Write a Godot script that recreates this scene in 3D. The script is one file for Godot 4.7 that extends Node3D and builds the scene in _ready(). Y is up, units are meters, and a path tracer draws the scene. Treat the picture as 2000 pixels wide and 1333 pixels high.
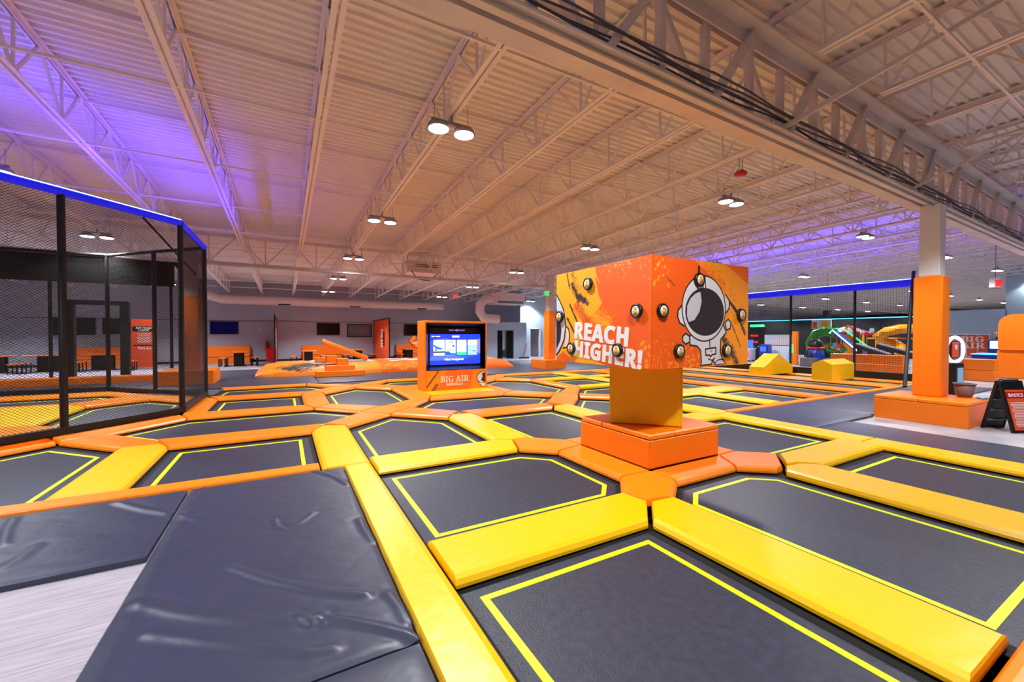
extends Node3D

const LIGHT_ROWS := [-11.3, -4.57, 2.19, 8.95, 15.7, 22.5, 29.3, 36.0, 42.8, 49.6, 56.4]
const LIGHT_STEPS := [-0.9, -5.8, -10.75, -15.7, -20.55, -25.5]

var M := {}
var taken := {}
var beds := []
var rng := RandomNumberGenerator.new()
var bold: Font
var heavy: Font
var plain: Font
var serif: Font


func _ready() -> void:
	rng.seed = 4711
	var cam := Camera3D.new()
	cam.name = "camera"
	cam.position = Vector3(0, 1.65, 0)
	cam.rotation_degrees = Vector3(-0.823, -29.03, 0)
	cam.fov = rad_to_deg(2.0 * atan(666.5 / 800.0))
	cam.near = 0.05
	cam.far = 200.0
	add_child(cam)
	cam.current = true
	var e := Environment.new()
	e.background_mode = Environment.BG_COLOR
	e.background_color = Color(0, 0, 0)
	e.tonemap_mode = Environment.TONE_MAPPER_LINEAR
	e.tonemap_exposure = 1.3
	e.sdfgi_enabled = true
	e.ssao_enabled = true
	e.ssil_enabled = true
	var we := WorldEnvironment.new()
	we.name = "world_environment"
	we.environment = e
	add_child(we)
	fonts()
	materials()
	high_bay_lights()
	shell()
	roof()
	trampolines()
	foam_pads()
	floor_mats()
	pedestal()
	printed_cube()
	kiosk()
	enclosure()
	right_net()
	columns()
	back_area()
	right_side()


# ---------------------------------------------------------------- helpers

func fonts() -> void:
	var f := SystemFont.new()
	f.font_names = PackedStringArray(["Droid Sans"])
	f.font_weight = 700
	var v := FontVariation.new()
	v.base_font = f
	v.variation_embolden = 0.3
	bold = v
	plain = f
	var hv := FontVariation.new()
	hv.base_font = f
	hv.variation_embolden = 0.9
	heavy = hv
	var s := SystemFont.new()
	s.font_names = PackedStringArray(["Droid Serif"])
	s.font_weight = 700
	var sv := FontVariation.new()
	sv.base_font = s
	sv.variation_embolden = 0.0
	serif = sv


func mat(called: String, c: Color, rough := 0.6, metal := 0.0) -> StandardMaterial3D:
	var x := StandardMaterial3D.new()
	x.resource_name = called
	x.albedo_color = c
	x.roughness = rough
	x.metallic = metal
	M[called] = x
	return x


func glow(called: String, c: Color, energy: float) -> StandardMaterial3D:
	var x := mat(called, Color(0.05, 0.05, 0.05), 0.5)
	x.emission_enabled = true
	x.emission = c
	x.emission_energy_multiplier = energy
	return x


func noise_tex(freq: float, w := 512, normal := false, bump := 1.0, a := Color.BLACK, b := Color.WHITE, kind := FastNoiseLite.TYPE_SIMPLEX_SMOOTH, octaves := 4, h := 0) -> NoiseTexture2D:
	var n := FastNoiseLite.new()
	n.seed = 7
	n.noise_type = kind
	n.frequency = freq
	n.fractal_octaves = octaves
	var t := NoiseTexture2D.new()
	t.width = w
	t.height = h if h > 0 else w
	t.seamless = true
	t.noise = n
	if normal:
		t.as_normal_map = true
		t.bump_strength = bump
	else:
		var g := Gradient.new()
		g.set_color(0, a)
		g.set_color(1, b)
		t.color_ramp = g
	return t


func triplanar(x: StandardMaterial3D, scale: Vector3) -> void:
	x.uv1_triplanar = true
	x.uv1_world_triplanar = true
	x.uv1_scale = scale


func materials() -> void:
	var wrinkle := noise_tex(0.012, 512, true, 3.0)
	var fine := noise_tex(0.15, 256, true, 1.2)
	for d in [["vinyl_yellow", Color(0.97, 0.75, 0.0), 0.34], ["vinyl_orange", Color(1.0, 0.54, 0.03), 0.34], ["vinyl_black", Color(0.2, 0.225, 0.3), 0.4], ["vinyl_orange_deep", Color(0.98, 0.49, 0.015), 0.4]]:
		var v := mat(d[0], d[1], d[2])
		v.normal_enabled = true
		v.normal_texture = wrinkle
		v.normal_scale = 0.35
		triplanar(v, Vector3(0.7, 0.7, 0.7))
	var bed := mat("bed_weave", Color(0.2, 0.225, 0.295), 0.5)
	bed.albedo_texture = noise_tex(0.02, 512, false, 1.0, Color(0.7, 0.7, 0.74), Color(1, 1, 1))
	bed.normal_enabled = true
	bed.normal_texture = fine
	bed.normal_scale = 0.5
	triplanar(bed, Vector3(1.3, 1.3, 1.3))
	var liner := mat("vinyl_liner", Color(0.05, 0.052, 0.06), 0.3)
	liner.normal_enabled = true
	liner.normal_texture = noise_tex(0.02, 256, true, 6.0)
	triplanar(liner, Vector3(2, 2, 2))
	mat("tape", Color(0.86, 0.94, 0.05), 0.45)
	mat("bed_edge", Color(0.03, 0.03, 0.035), 0.8)
	mat("pit", Color(0.02, 0.02, 0.022), 0.9)
	var conc := mat("concrete", Color(0.74, 0.73, 0.76), 0.38)
	conc.albedo_texture = noise_tex(0.006, 512, false, 1.0, Color(0.78, 0.77, 0.77), Color(1, 1, 1), FastNoiseLite.TYPE_SIMPLEX_SMOOTH, 6)
	triplanar(conc, Vector3(0.25, 0.25, 0.25))
	var wood := mat("grey_wood", Color(0.74, 0.72, 0.76), 0.5)
	wood.albedo_texture = noise_tex(0.03, 512, false, 1.0, Color(0.82, 0.8, 0.81), Color(1, 1, 1), FastNoiseLite.TYPE_SIMPLEX_SMOOTH, 5)
	triplanar(wood, Vector3(0.12, 0.12, 2.0))
	var steel := mat("roof_paint", Color(0.88, 0.84, 0.83), 0.7)
	steel.albedo_texture = noise_tex(0.01, 256, false, 1.0, Color(0.9, 0.9, 0.9), Color(1, 1, 1))
	triplanar(steel, Vector3(0.3, 0.3, 0.3))
	mat("deck_paint", Color(0.90, 0.87, 0.85), 0.75)
	mat("joist_paint", Color(0.90, 0.86, 0.85), 0.65)
	mat("wall_paint", Color(0.66, 0.67, 0.74), 0.8)
	mat("wall_paint_cool", Color(0.62, 0.70, 0.78), 0.8)
	mat("wall_dark", Color(0.07, 0.075, 0.09), 0.8)
	mat("baseboard_rubber", Color(0.05, 0.05, 0.06), 0.6)
	mat("black_metal", Color(0.03, 0.03, 0.035), 0.45, 0.3)
	mat("black_pad", Color(0.035, 0.037, 0.045), 0.5)
	mat("black_net", Color(0.02, 0.02, 0.022), 0.8)
	mat("black_plastic", Color(0.04, 0.04, 0.045), 0.4)
	var gl := mat("glass", Color(0.9, 0.95, 0.95, 0.12), 0.05)
	gl.transparency = BaseMaterial3D.TRANSPARENCY_ALPHA
	mat("white_paint", Color(0.86, 0.86, 0.87), 0.5)
	mat("white_print", Color(0.93, 0.93, 0.93), 0.5)
	mat("grey_metal", Color(0.6, 0.6, 0.62), 0.4, 0.5)
	mat("grey_plastic", Color(0.45, 0.45, 0.47), 0.5)
	mat("cable_grey", Color(0.35, 0.34, 0.38), 0.7)
	mat("red", Color(0.75, 0.04, 0.03), 0.4)
	glow("lamp_white", Color(1.0, 0.98, 0.95), 14.0)
	glow("led_blue", Color(0.55, 0.68, 1.0), 5.0)
	var lt := glow("led_tube_blue", Color(0.0, 0.06, 0.8), 0.75)
	lt.albedo_color = Color(0.02, 0.08, 0.5)


func numbered(called: String) -> String:
	if not taken.has(called):
		taken[called] = 0
		return called
	taken[called] += 1
	return "%s_%03d" % [called, taken[called]]


func tag(o: Node3D, label: String, category: String, group := "", kind := "") -> void:
	if label:
		o.set_meta("label", label)
	if category:
		o.set_meta("category", category)
	if group:
		o.set_meta("group", group)
	if kind:
		o.set_meta("kind", kind)


func thing(called: String, label: String, category: String, at := Vector3.ZERO, turn := 0.0, group := "") -> Node3D:
	var o := Node3D.new()
	o.name = numbered(called)
	add_child(o)
	o.position = at
	o.rotation.y = turn
	tag(o, label, category, group)
	return o


func begin() -> SurfaceTool:
	var st := SurfaceTool.new()
	st.begin(Mesh.PRIMITIVE_TRIANGLES)
	st.set_smooth_group(-1)
	return st


func mesh_of(st: SurfaceTool) -> ArrayMesh:
	st.generate_normals()
	st.index()
	return st.commit()


func put(called: String, shape, material: Material, parent: Node = null) -> MeshInstance3D:
	var o := MeshInstance3D.new()
	o.mesh = mesh_of(shape) if shape is SurfaceTool else shape
	o.material_override = material
	if parent == null:
		o.name = numbered(called)
		add_child(o)
	else:
		o.name = called
		parent.add_child(o, true)
	return o


func struct(called: String, shape, material: Material) -> MeshInstance3D:
	var o := put(called, shape, material)
	o.set_meta("kind", "structure")
	return o


# a triangle facing away from the point c
func tri(st: SurfaceTool, a: Vector3, b: Vector3, d: Vector3, c: Vector3) -> void:
	var n := (b - a).cross(d - a)
	if n.dot((a + b + d) / 3.0 - c) > 0.0:
		st.add_vertex(a); st.add_vertex(d); st.add_vertex(b)
	else:
		st.add_vertex(a); st.add_vertex(b); st.add_vertex(d)


func quad(st: SurfaceTool, a: Vector3, b: Vector3, d: Vector3, e: Vector3, c: Vector3) -> void:
	tri(st, a, b, d, c)
	tri(st, a, d, e, c)


# box with chamfered edges, centred on at
func box(st: SurfaceTool, at: Vector3, size: Vector3, ch := 0.0, turn := Basis.IDENTITY) -> SurfaceTool:
	var h := size * 0.5
	var c := minf(ch, minf(h.x, minf(h.y, h.z)) * 0.9)
	var corner := func(s: Vector3, axis: int) -> Vector3:
		var p := Vector3(s.x * h.x, s.y * h.y, s.z * h.z)
		for k in 3:
			if k != axis:
				p[k] -= s[k] * c
		return at + turn * p
	for axis in 3:
		var u := (axis + 1) % 3
		var v := (axis + 2) % 3
		for s in [-1.0, 1.0]:
			var q := []
			for w in [[-1.0, -1.0], [1.0, -1.0], [1.0, 1.0], [-1.0, 1.0]]:
				var d := Vector3.ZERO
				d[axis] = s; d[u] = w[0]; d[v] = w[1]
				q.append(corner.call(d, axis))
			quad(st, q[0], q[1], q[2], q[3], at)
	if c > 0.0:
		for axis in 3:
			var u := (axis + 1) % 3
			var v := (axis + 2) % 3
			for su in [-1.0, 1.0]:
				for sv in [-1.0, 1.0]:
					var lo := Vector3.ZERO
					lo[axis] = -1.0; lo[u] = su; lo[v] = sv
					var hi := lo
					hi[axis] = 1.0
					quad(st, corner.call(lo, u), corner.call(lo, v), corner.call(hi, v), corner.call(hi, u), at)
		for sx in [-1.0, 1.0]:
			for sy in [-1.0, 1.0]:
				for sz in [-1.0, 1.0]:
					var d := Vector3(sx, sy, sz)
					tri(st, corner.call(d, 0), corner.call(d, 1), corner.call(d, 2), at)
	return st


func block(size: Vector3, at := Vector3.ZERO, ch := 0.0) -> SurfaceTool:
	return box(begin(), at, size, ch)


# bar of rectangular section between two points
func bar(st: SurfaceTool, a: Vector3, b: Vector3, w: float, h: float) -> SurfaceTool:
	var d := b - a
	var z := d.normalized()
	var x := Vector3.UP.cross(z)
	if x.length() < 0.01:
		x = Vector3.RIGHT
	x = x.normalized()
	return box(st, (a + b) * 0.5, Vector3(w, h, d.length()), 0.0, Basis(x, z.cross(x), z))


# round tube along points
func tube(st: SurfaceTool, pts: Array, r: float, sides := 8, closed := false, smooth := true) -> SurfaceTool:
	var rings := []
	var n := pts.size()
	var side := Vector3.ZERO
	for i in n:
		var a: Vector3 = pts[i - 1] if i > 0 else (pts[n - 1] if closed else pts[0])
		var b: Vector3 = pts[i + 1] if i < n - 1 else (pts[0] if closed else pts[n - 1])
		var t := (b - a).normalized()
		if side == Vector3.ZERO:
			side = t.cross(Vector3.UP)
			if side.length() < 0.05:
				side = t.cross(Vector3.RIGHT)
		side = (side - t * side.dot(t)).normalized()
		var up := side.cross(t)
		var ring := []
		for k in sides:
			var ang := TAU * k / sides
			ring.append(pts[i] + (side * cos(ang) + up * sin(ang)) * r)
		rings.append(ring)
	st.set_smooth_group(1 if smooth else -1)
	for i in (n if closed else n - 1):
		var j := (i + 1) % n
		var c: Vector3 = (pts[i] + pts[j]) * 0.5
		for k in sides:
			var l := (k + 1) % sides
			quad(st, rings[i][k], rings[i][l], rings[j][l], rings[j][k], c)
	st.set_smooth_group(-1)
	if not closed:
		for k in sides:
			var l := (k + 1) % sides
			tri(st, pts[0], rings[0][k], rings[0][l], (pts[0] + pts[1]) * 0.5)
			tri(st, pts[n - 1], rings[n - 1][k], rings[n - 1][l], (pts[n - 1] + pts[n - 2]) * 0.5)
	return st


# surface of revolution about y: profile of Vector2(radius, height)
func lathe(st: SurfaceTool, profile: Array, at := Vector3.ZERO, sides := 24, smooth := true) -> SurfaceTool:
	st.set_smooth_group(1 if smooth else -1)
	for i in profile.size() - 1:
		var p: Vector2 = profile[i]
		var q: Vector2 = profile[i + 1]
		var out := Vector2(q.y - p.y, p.x - q.x)
		for k in sides:
			var a := TAU * k / sides
			var b := TAU * (k + 1) / sides
			var ca := Vector3(cos(a), 0, sin(a))
			var cb := Vector3(cos(b), 0, sin(b))
			var v := [at + ca * p.x + Vector3.UP * p.y, at + cb * p.x + Vector3.UP * p.y, at + cb * q.x + Vector3.UP * q.y, at + ca * q.x + Vector3.UP * q.y]
			var mid: Vector3 = (v[0] + v[2]) * 0.5
			var rad := (ca + cb).normalized()
			var c := mid - (rad * out.x + Vector3.UP * out.y)
			if p.x > 0.0001:
				tri(st, v[0], v[1], v[2], c)
			if q.x > 0.0001:
				tri(st, v[0], v[2], v[3], c)
	st.set_smooth_group(-1)
	return st


func area(p: PackedVector2Array) -> float:
	var s := 0.0
	for i in p.size():
		s += p[i].cross(p[(i + 1) % p.size()])
	return s * 0.5


func ordered(poly: Array) -> PackedVector2Array:
	var p := PackedVector2Array(poly)
	if area(p) < 0.0:
		p.reverse()
	return p


# polygon with each edge i moved inwards by d[i]
func inset(p: PackedVector2Array, d: Array) -> PackedVector2Array:
	var n := p.size()
	var out := PackedVector2Array()
	for i in n:
		var a := p[(i + n - 1) % n]
		var b := p[i]
		var c := p[(i + 1) % n]
		var u := (b - a).normalized()
		var v := (c - b).normalized()
		var pu: Vector2 = b + Vector2(-u.y, u.x) * d[(i + n - 1) % n]
		var pv: Vector2 = b + Vector2(-v.y, v.x) * d[i]
		var x = Geometry2D.line_intersects_line(pu, u, pv, v)
		out.append(x if x != null else pv)
	return out


func even(n: int, d: float) -> Array:
	var r := []
	r.resize(n)
	r.fill(d)
	return r


func p3(p: Vector2, y: float) -> Vector3:
	return Vector3(p.x, y, p.y)


# solid slab on a polygon of the ground plan; top edge i rounded by bev[i] across and drop down
func slab(st: SurfaceTool, poly: PackedVector2Array, y0: float, y1: float, bev: Array = [], drop := 0.0) -> SurfaceTool:
	var n := poly.size()
	var layers := [[poly, y0]]
	if bev.is_empty():
		layers.append([poly, y1])
	else:
		var half := []
		for b in bev:
			half.append(b * 0.35)
		layers.append([poly, y1 - drop])
		layers.append([inset(poly, half), y1 - drop * 0.35])
		layers.append([inset(poly, bev), y1])
	for k in layers.size() - 1:
		var a: PackedVector2Array = layers[k][0]
		var b: PackedVector2Array = layers[k + 1][0]
		st.set_smooth_group(-1)
		for i in n:
			var j := (i + 1) % n
			var e := (poly[j] - poly[i]).normalized()
			var mid := p3((poly[i] + poly[j]) * 0.5, y1) - p3(Vector2(e.y, -e.x), 0.6) * 1.0
			quad(st, p3(a[i], layers[k][1]), p3(a[j], layers[k][1]), p3(b[j], layers[k + 1][1]), p3(b[i], layers[k + 1][1]), Vector3(mid.x, y0 - 0.3, mid.z))
	for side in [[layers[-1][0], layers[-1][1], y0 - 9.0], [poly, y0, y1 + 9.0]]:
		var t := Geometry2D.triangulate_polygon(side[0])
		for i in range(0, t.size(), 3):
			var q: PackedVector2Array = side[0]
			tri(st, p3(q[t[i]], side[1]), p3(q[t[i + 1]], side[1]), p3(q[t[i + 2]], side[1]), p3(q[t[i]], side[2]))
	return st


func rect(x0: float, z0: float, x1: float, z1: float) -> PackedVector2Array:
	return ordered([Vector2(x0, z0), Vector2(x1, z0), Vector2(x1, z1), Vector2(x0, z1)])


# lettering fitted to a width and a cap height, centred on at
func words(called: String, text: String, width: float, height: float, depth: float, material: Material, parent: Node, at: Vector3, turn := Vector3.ZERO, font: Font = null) -> MeshInstance3D:
	var t := TextMesh.new()
	t.text = text
	t.font = font if font else bold
	t.font_size = 48
	t.pixel_size = 0.01
	t.depth = 0.02
	t.curve_step = 3.0
	var b := t.get_aabb()
	var o := put(called, t, material, parent)
	var k := Vector3(width / b.size.x, height / b.size.y, depth / 0.02)
	var basis_turn := Basis.from_euler(turn)
	o.transform = Transform3D(basis_turn * Basis.from_scale(k), at - basis_turn * (b.get_center() * k))
	return o


# ---------------------------------------------------------------- print drawn in code

func disc(im: Image, cx: float, cy: float, rx: float, ry: float, c: Color) -> void:
	for y in range(int(cy - ry), int(cy + ry) + 1):
		var t := (y - cy) / ry
		if absf(t) <= 1.0:
			var w := rx * sqrt(1.0 - t * t)
			im.fill_rect(Rect2i(int(cx - w), y, maxi(1, int(2.0 * w)), 1), c)


func fill(im: Image, pts: PackedVector2Array, c: Color) -> void:
	var y0 := 99999.0
	var y1 := -99999.0
	for p in pts:
		y0 = minf(y0, p.y)
		y1 = maxf(y1, p.y)
	for y in range(maxi(0, int(y0)), mini(im.get_height() - 1, int(y1)) + 1):
		var xs := []
		for i in pts.size():
			var a := pts[i]
			var b := pts[(i + 1) % pts.size()]
			if (a.y <= y) != (b.y <= y):
				xs.append(a.x + (y - a.y) / (b.y - a.y) * (b.x - a.x))
		xs.sort()
		for i in range(0, xs.size() - 1, 2):
			im.fill_rect(Rect2i(int(xs[i]), y, maxi(1, int(xs[i + 1]) - int(xs[i])), 1), c)


func stroke(im: Image, pts: Array, w: float, c: Color, closed := false) -> void:
	for i in (pts.size() if closed else pts.size() - 1):
		var a: Vector2 = pts[i]
		var b: Vector2 = pts[(i + 1) % pts.size()]
		var d := (b - a).normalized()
		var n := Vector2(-d.y, d.x) * w * 0.5
		fill(im, PackedVector2Array([a + n, b + n, b - n, a - n]), c)
		disc(im, a.x, a.y, w * 0.5, w * 0.5, c)
		disc(im, b.x, b.y, w * 0.5, w * 0.5, c)


# dry-brush spatter along a line
func spatter(im: Image, a: Vector2, b: Vector2, w: float, count: int, size: float, c: Color) -> void:
	var d := (b - a).normalized()
	var n := Vector2(-d.y, d.x)
	for k in count:
		var t := rng.randf()
		var p := a.lerp(b, t) + n * rng.randfn(0.0, w * 0.5)
		var l := size * (0.4 + rng.randf() * 1.6)
		stroke(im, [p, p + d * l], maxf(1.0, size * 0.35 * rng.randf()), c)


func print_material(called: String, im: Image, rough := 0.5) -> StandardMaterial3D:
	var x := mat(called, Color(1, 1, 1), rough)
	im.generate_mipmaps()
	x.albedo_texture = ImageTexture.create_from_image(im)
	return x


# flat printed sheet of size w x h, centred, facing +z
func sheet(w: float, h: float) -> ArrayMesh:
	var st := begin()
	var v := [Vector3(-w / 2, h / 2, 0), Vector3(w / 2, h / 2, 0), Vector3(w / 2, -h / 2, 0), Vector3(-w / 2, -h / 2, 0)]
	var uv := [Vector2(0, 0), Vector2(1, 0), Vector2(1, 1), Vector2(0, 1)]
	for i in [0, 1, 2, 0, 2, 3]:
		st.set_uv(uv[i])
		st.add_vertex(v[i])
	return mesh_of(st)


# ---------------------------------------------------------------- building

func roof_y(z: float) -> float:
	return 5.78 + 0.028 * (z + 3.05)


func high_bay_lights() -> void:
	var over := {2.19: "over the video kiosk side", 8.95: "over the printed cube side", 15.7: "over the long narrow trampolines", 22.5: "beyond the blue-topped net", 29.3: "over the near arcade", 36.0: "over the partition wall", 42.8: "beyond the partition wall", 49.6: "far beyond the arcade", 56.4: "at the hall end", -4.57: "over the netted enclosure", -11.3: "over the dining tables"}
	var place := ["nearest", "second", "third", "fourth", "fifth", "sixth"]
	var arm := block(Vector3(0.62, 0.035, 0.05))
	var arm_mesh := mesh_of(arm)
	var head := begin()
	lathe(head, [Vector2(0.0, 0.09), Vector2(0.07, 0.085), Vector2(0.15, 0.05), Vector2(0.165, 0.0), Vector2(0.15, -0.012), Vector2(0.0, -0.012)], Vector3.ZERO, 18)
	var head_mesh := mesh_of(head)
	var lens_mesh := mesh_of(lathe(begin(), [Vector2(0.0, 0.004), Vector2(0.145, 0.004), Vector2(0.145, -0.006), Vector2(0.12, -0.016), Vector2(0.0, -0.02)], Vector3.ZERO, 18))
	var wire_mesh := mesh_of(bar(begin(), Vector3(0, 0, 0), Vector3(0, 0.3, 0), 0.008, 0.008))
	var rod_mesh := mesh_of(bar(begin(), Vector3(0, 0.11, 0), Vector3(0, 0.24, 0), 0.03, 0.03))
	for x in LIGHT_ROWS:
		for k in LIGHT_STEPS.size():
			var z: float = LIGHT_STEPS[k]
			if x > 25.0 and (k > 4 or k == 0):
				continue
			var y := roof_y(z) - 1.02
			var t := thing("high_bay_light", "paired round LED floodlight under the roof, %s of the row %s" % [place[k], over[x]], "light", Vector3(x, y, z), 0.0, "paired LED floodlights hanging from the joists")
			put("mounting_arm", arm_mesh, M.grey_metal, t).position.y = 0.11
			put("hanger_rod", rod_mesh, M.grey_metal, t)
			for s in [-1.0, 1.0]:
				var h := put("lamp_head", head_mesh, M.grey_metal, t)
				h.position = Vector3(s * 0.2, 0, 0)
				put("lamp_lens", lens_mesh, M.lamp_white, h).position.y = -0.012
				var w := put("wire", wire_mesh, M.grey_metal, t)
				w.position = Vector3(s * 0.26, 0.11, 0)
			var l := SpotLight3D.new()
			l.name = "lamp_light"
			l.spot_angle = 64.0
			l.spot_angle_attenuation = 0.35
			l.spot_range = 60.0
			l.light_size = 0.16
			l.light_energy = 17.0
			l.light_color = Color(0.97, 0.985, 1.0)
			l.shadow_enabled = true
			l.position = Vector3(0, -0.06, 0)
			l.rotation.x = -PI / 2
			t.add_child(l, true)


func shell() -> void:
	var st := begin()
	for r in [[-16, -30.2, 80, -15.1], [18.85, -15.1, 80, 10], [8.0, -5.2, 18.85, 10], [-16, -15.1, -9, 10], [0.62, 0.9, 8.0, 10]]:
		slab(st, rect(r[0], r[1], r[2], r[3]), -0.15, 0.0)
	struct("floor", st, M.concrete)
	struct("floor_entry", slab(begin(), rect(-9, -5.36, 0.62, 10), -0.15, 0.0), M.grey_wood)
	struct("floor_pit", block(Vector3(28.2, 0.1, 16.3), Vector3(4.9, -0.2, -7.1)), M.pit)
	# back wall with the opening of window_1
	var w := begin()
	for r in [[-16, 0, 3.73, 6], [5.36, 0, 80, 6], [3.73, 0, 5.36, 1.52], [3.73, 2.41, 5.36, 6]]:
		box(w, Vector3((r[0] + r[2]) * 0.5, (r[1] + r[3]) * 0.5, -30.1), Vector3(r[2] - r[0], r[3] - r[1], 0.2))
	struct("wall_back", w, M.wall_paint)
	struct("wall_left", block(Vector3(0.2, 6.2, 40.2), Vector3(-16.1, 3.1, -10.1)), M.wall_paint)
	struct("wall_right", block(Vector3(0.2, 6.2, 40.2), Vector3(80.1, 3.1, -10.1)), M.wall_dark)
	struct("wall_near", block(Vector3(96.4, 6.4, 0.2), Vector3(32, 3.2, 10.1)), M.wall_paint)
	struct("baseboard_back", block(Vector3(28.8, 0.12, 0.02), Vector3(-1.6, 0.06, -29.99)), M.baseboard_rubber)


func roof() -> void:
	var ceiling := struct("ceiling", block(Vector3(96.4, 0.1, 40.6), Vector3(32, 0.052, -7.05)), M.deck_paint)
	ceiling.position = Vector3(0, 5.78, -3.05)
	ceiling.rotation.x = -0.028
	# ribbed deck sheets, six flutes each, lapping
	var st := begin()
	var prof := []
	for k in 6:
		var z := k * 0.1524
		prof.append_array([Vector2(z, -0.042), Vector2(z + 0.045, -0.042), Vector2(z + 0.062, 0.0), Vector2(z + 0.135, 0.0)])
	prof.append(Vector2(0.9144, -0.048))
	prof.append(Vector2(0.945, -0.048))
	for i in prof.size() - 1:
		var a: Vector2 = prof[i]
		var b: Vector2 = prof[i + 1]
		quad(st, Vector3(-48, a.y, -a.x), Vector3(48, a.y, -a.x), Vector3(48, b.y, -b.x), Vector3(-48, b.y, -b.x), Vector3(0, 5, -a.x))
	var sheet := mesh_of(st)
	for k in 44:
		var s := put("deck_sheet", sheet, M.deck_paint, ceiling)
		s.position = Vector3(32, 0, 13.1 - k * 0.9144)
	# bridging rods across the joists
	for k in 14:
		var z := 9.0 - k * 2.55
		for y in [-0.1, -0.80]:
			put("bridging_rod", block(Vector3(94, 0.03, 0.03), Vector3(32, y, z)), M.joist_paint, ceiling)
	# open-web joists
	var top := begin()
	var low := begin()
	var web := begin()
	var L := 13.7
	for s in [-1.0, 1.0]:
		box(top, Vector3(s * 0.045, -0.052, -L * 0.5), Vector3(0.06, 0.012, L))
		box(top, Vector3(s * 0.02, -0.078, -L * 0.5), Vector3(0.012, 0.06, L))
		box(low, Vector3(s * 0.042, -0.806, -L * 0.5), Vector3(0.058, 0.012, L - 1.1))
		box(low, Vector3(s * 0.02, -0.78, -L * 0.5), Vector3(0.012, 0.055, L - 1.1))
	for k in 11:
		var z := -0.6 - k * 1.25
		bar(web, Vector3(0, -0.79, z), Vector3(0, -0.06, z), 0.03, 0.03)
		bar(web, Vector3(0, -0.79, z), Vector3(0, -0.06, z + 0.6), 0.032, 0.032)
		bar(web, Vector3(0, -0.79, z), Vector3(0, -0.06, z - 0.62), 0.032, 0.032)
	var tm := mesh_of(top)
	var lm := mesh_of(low)
	var wm := mesh_of(web)
	for bay in [-3.05, -16.75, 10.6]:
		for k in range(-9, 47):
			var x := 0.5 + 1.69 * k
			if (bay > 0 and (x < 3.0 or x > 30.0)) or (bay < -10 and x > 70.0):
				continue
			var j := Node3D.new()
			j.name = numbered("roof_joist")
			add_child(j)
			j.position = Vector3(x, roof_y(bay), bay)
			j.rotation.x = -0.028
			tag(j, "open-web steel roof joist painted pale tan under the ribbed deck", "", "", "structure")
			put("top_chord", tm, M.joist_paint, j)
			put("bottom_chord", lm, M.joist_paint, j)
			put("web", wm, M.joist_paint, j)
	girder(-2.95, 4.2, 5.36, 0.19, "roof_girder")
	girder(-16.55, 3.97, 5.0, 0.1, "roof_girder")


# built-up truss girder along x: chords of paired angles, posts and diagonals
func girder(z: float, y0: float, y1: float, leg: float, called: String) -> void:
	var g := Node3D.new()
	g.name = numbered(called)
	add_child(g)
	g.position = Vector3(0, 0, z)
	g.rotation.y = 0.02
	tag(g, "deep steel truss girder of paired angles carrying the roof joists", "", "", "structure")
	for s in [-1.0, 1.0]:
		var c := begin()
		box(c, Vector3(32, y0 + 0.012, s * (leg * 0.5 + 0.03)), Vector3(96, 0.024, leg))
		box(c, Vector3(32, y0 + leg * 0.5, s * 0.04), Vector3(96, leg, 0.022))
		put("bottom_chord", c, M.roof_paint, g)
		var d := begin()
		box(d, Vector3(32, y1 - 0.012, s * (leg * 0.5 + 0.03)), Vector3(96, 0.024, leg))
		box(d, Vector3(32, y1 - leg * 0.5, s * 0.04), Vector3(96, leg, 0.022))
		put("top_chord", d, M.roof_paint, g)
	var post := mesh_of(bar(begin(), Vector3(0, y0 + 0.05, 0), Vector3(0, y1 - 0.03, 0), leg * 0.42, leg * 0.42))
	var up := mesh_of(bar(begin(), Vector3(0, y0 + 0.08, 0), Vector3(0.77, y1 - 0.06, 0), leg * 0.5, leg * 0.4))
	var down := mesh_of(bar(begin(), Vector3(0, y0 + 0.08, 0), Vector3(-0.77, y1 - 0.06, 0), leg * 0.5, leg * 0.4))
	for k in range(-3, 47):
		var x := 2.62 + 1.59 * k
		for part in [["web_post", post, -0.02], ["web_diagonal", up, 0.07], ["web_diagonal", down, -0.09]]:
			put(part[0], part[1], M.roof_paint, g).position = Vector3(x, 0, part[2])
		if leg > 0.15:
			put("web_post", post, M.roof_paint, g).position = Vector3(x + 0.8, 0, 0.02)
	if leg > 0.15:
		put("conduit", tube(begin(), [Vector3(-8, y0 - 0.03, 0.16), Vector3(14, y0 - 0.03, 0.16), Vector3(44, y0 - 0.03, 0.16)], 0.018), M.grey_metal, g)
		for q in 5:
			var pts := []
			for k in 60:
				var x := -4.0 + k * 0.62
				pts.append(Vector3(x, y0 + leg + 0.02 + 0.02 * sin(k * 1.7 + q) + 0.012 * q, 0.06 + 0.03 * q + 0.025 * sin(k * 0.9 + q * 2.0)))
			put("cable", tube(begin(), pts, 0.011, 5), M.cable_grey, g)
		# gusset plates over the columns
		for x in [-2.7, 11.15]:
			put("gusset_plate", block(Vector3(0.5, y1 - y0 - 0.1, 0.02), Vector3(x, (y0 + y1) * 0.5, 0.06)), M.roof_paint, g)
		# knee braces down to the bottom chord
		for b in [[Vector3(5.6, y0 + 0.1, 0.1), Vector3(7.3, y1 + 0.32, 2.3)], [Vector3(10.0, y0 + 0.1, 0.1), Vector3(11.4, y1 + 0.32, 2.4)]]:
			put("knee_brace", bar(begin(), b[0], b[1], 0.07, 0.05), M.roof_paint, g)


# ---------------------------------------------------------------- trampolines

func v2(a: Array) -> Array:
	var r := []
	for i in range(0, a.size(), 2):
		r.append(Vector2(a[i], a[i + 1]))
	return r


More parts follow.
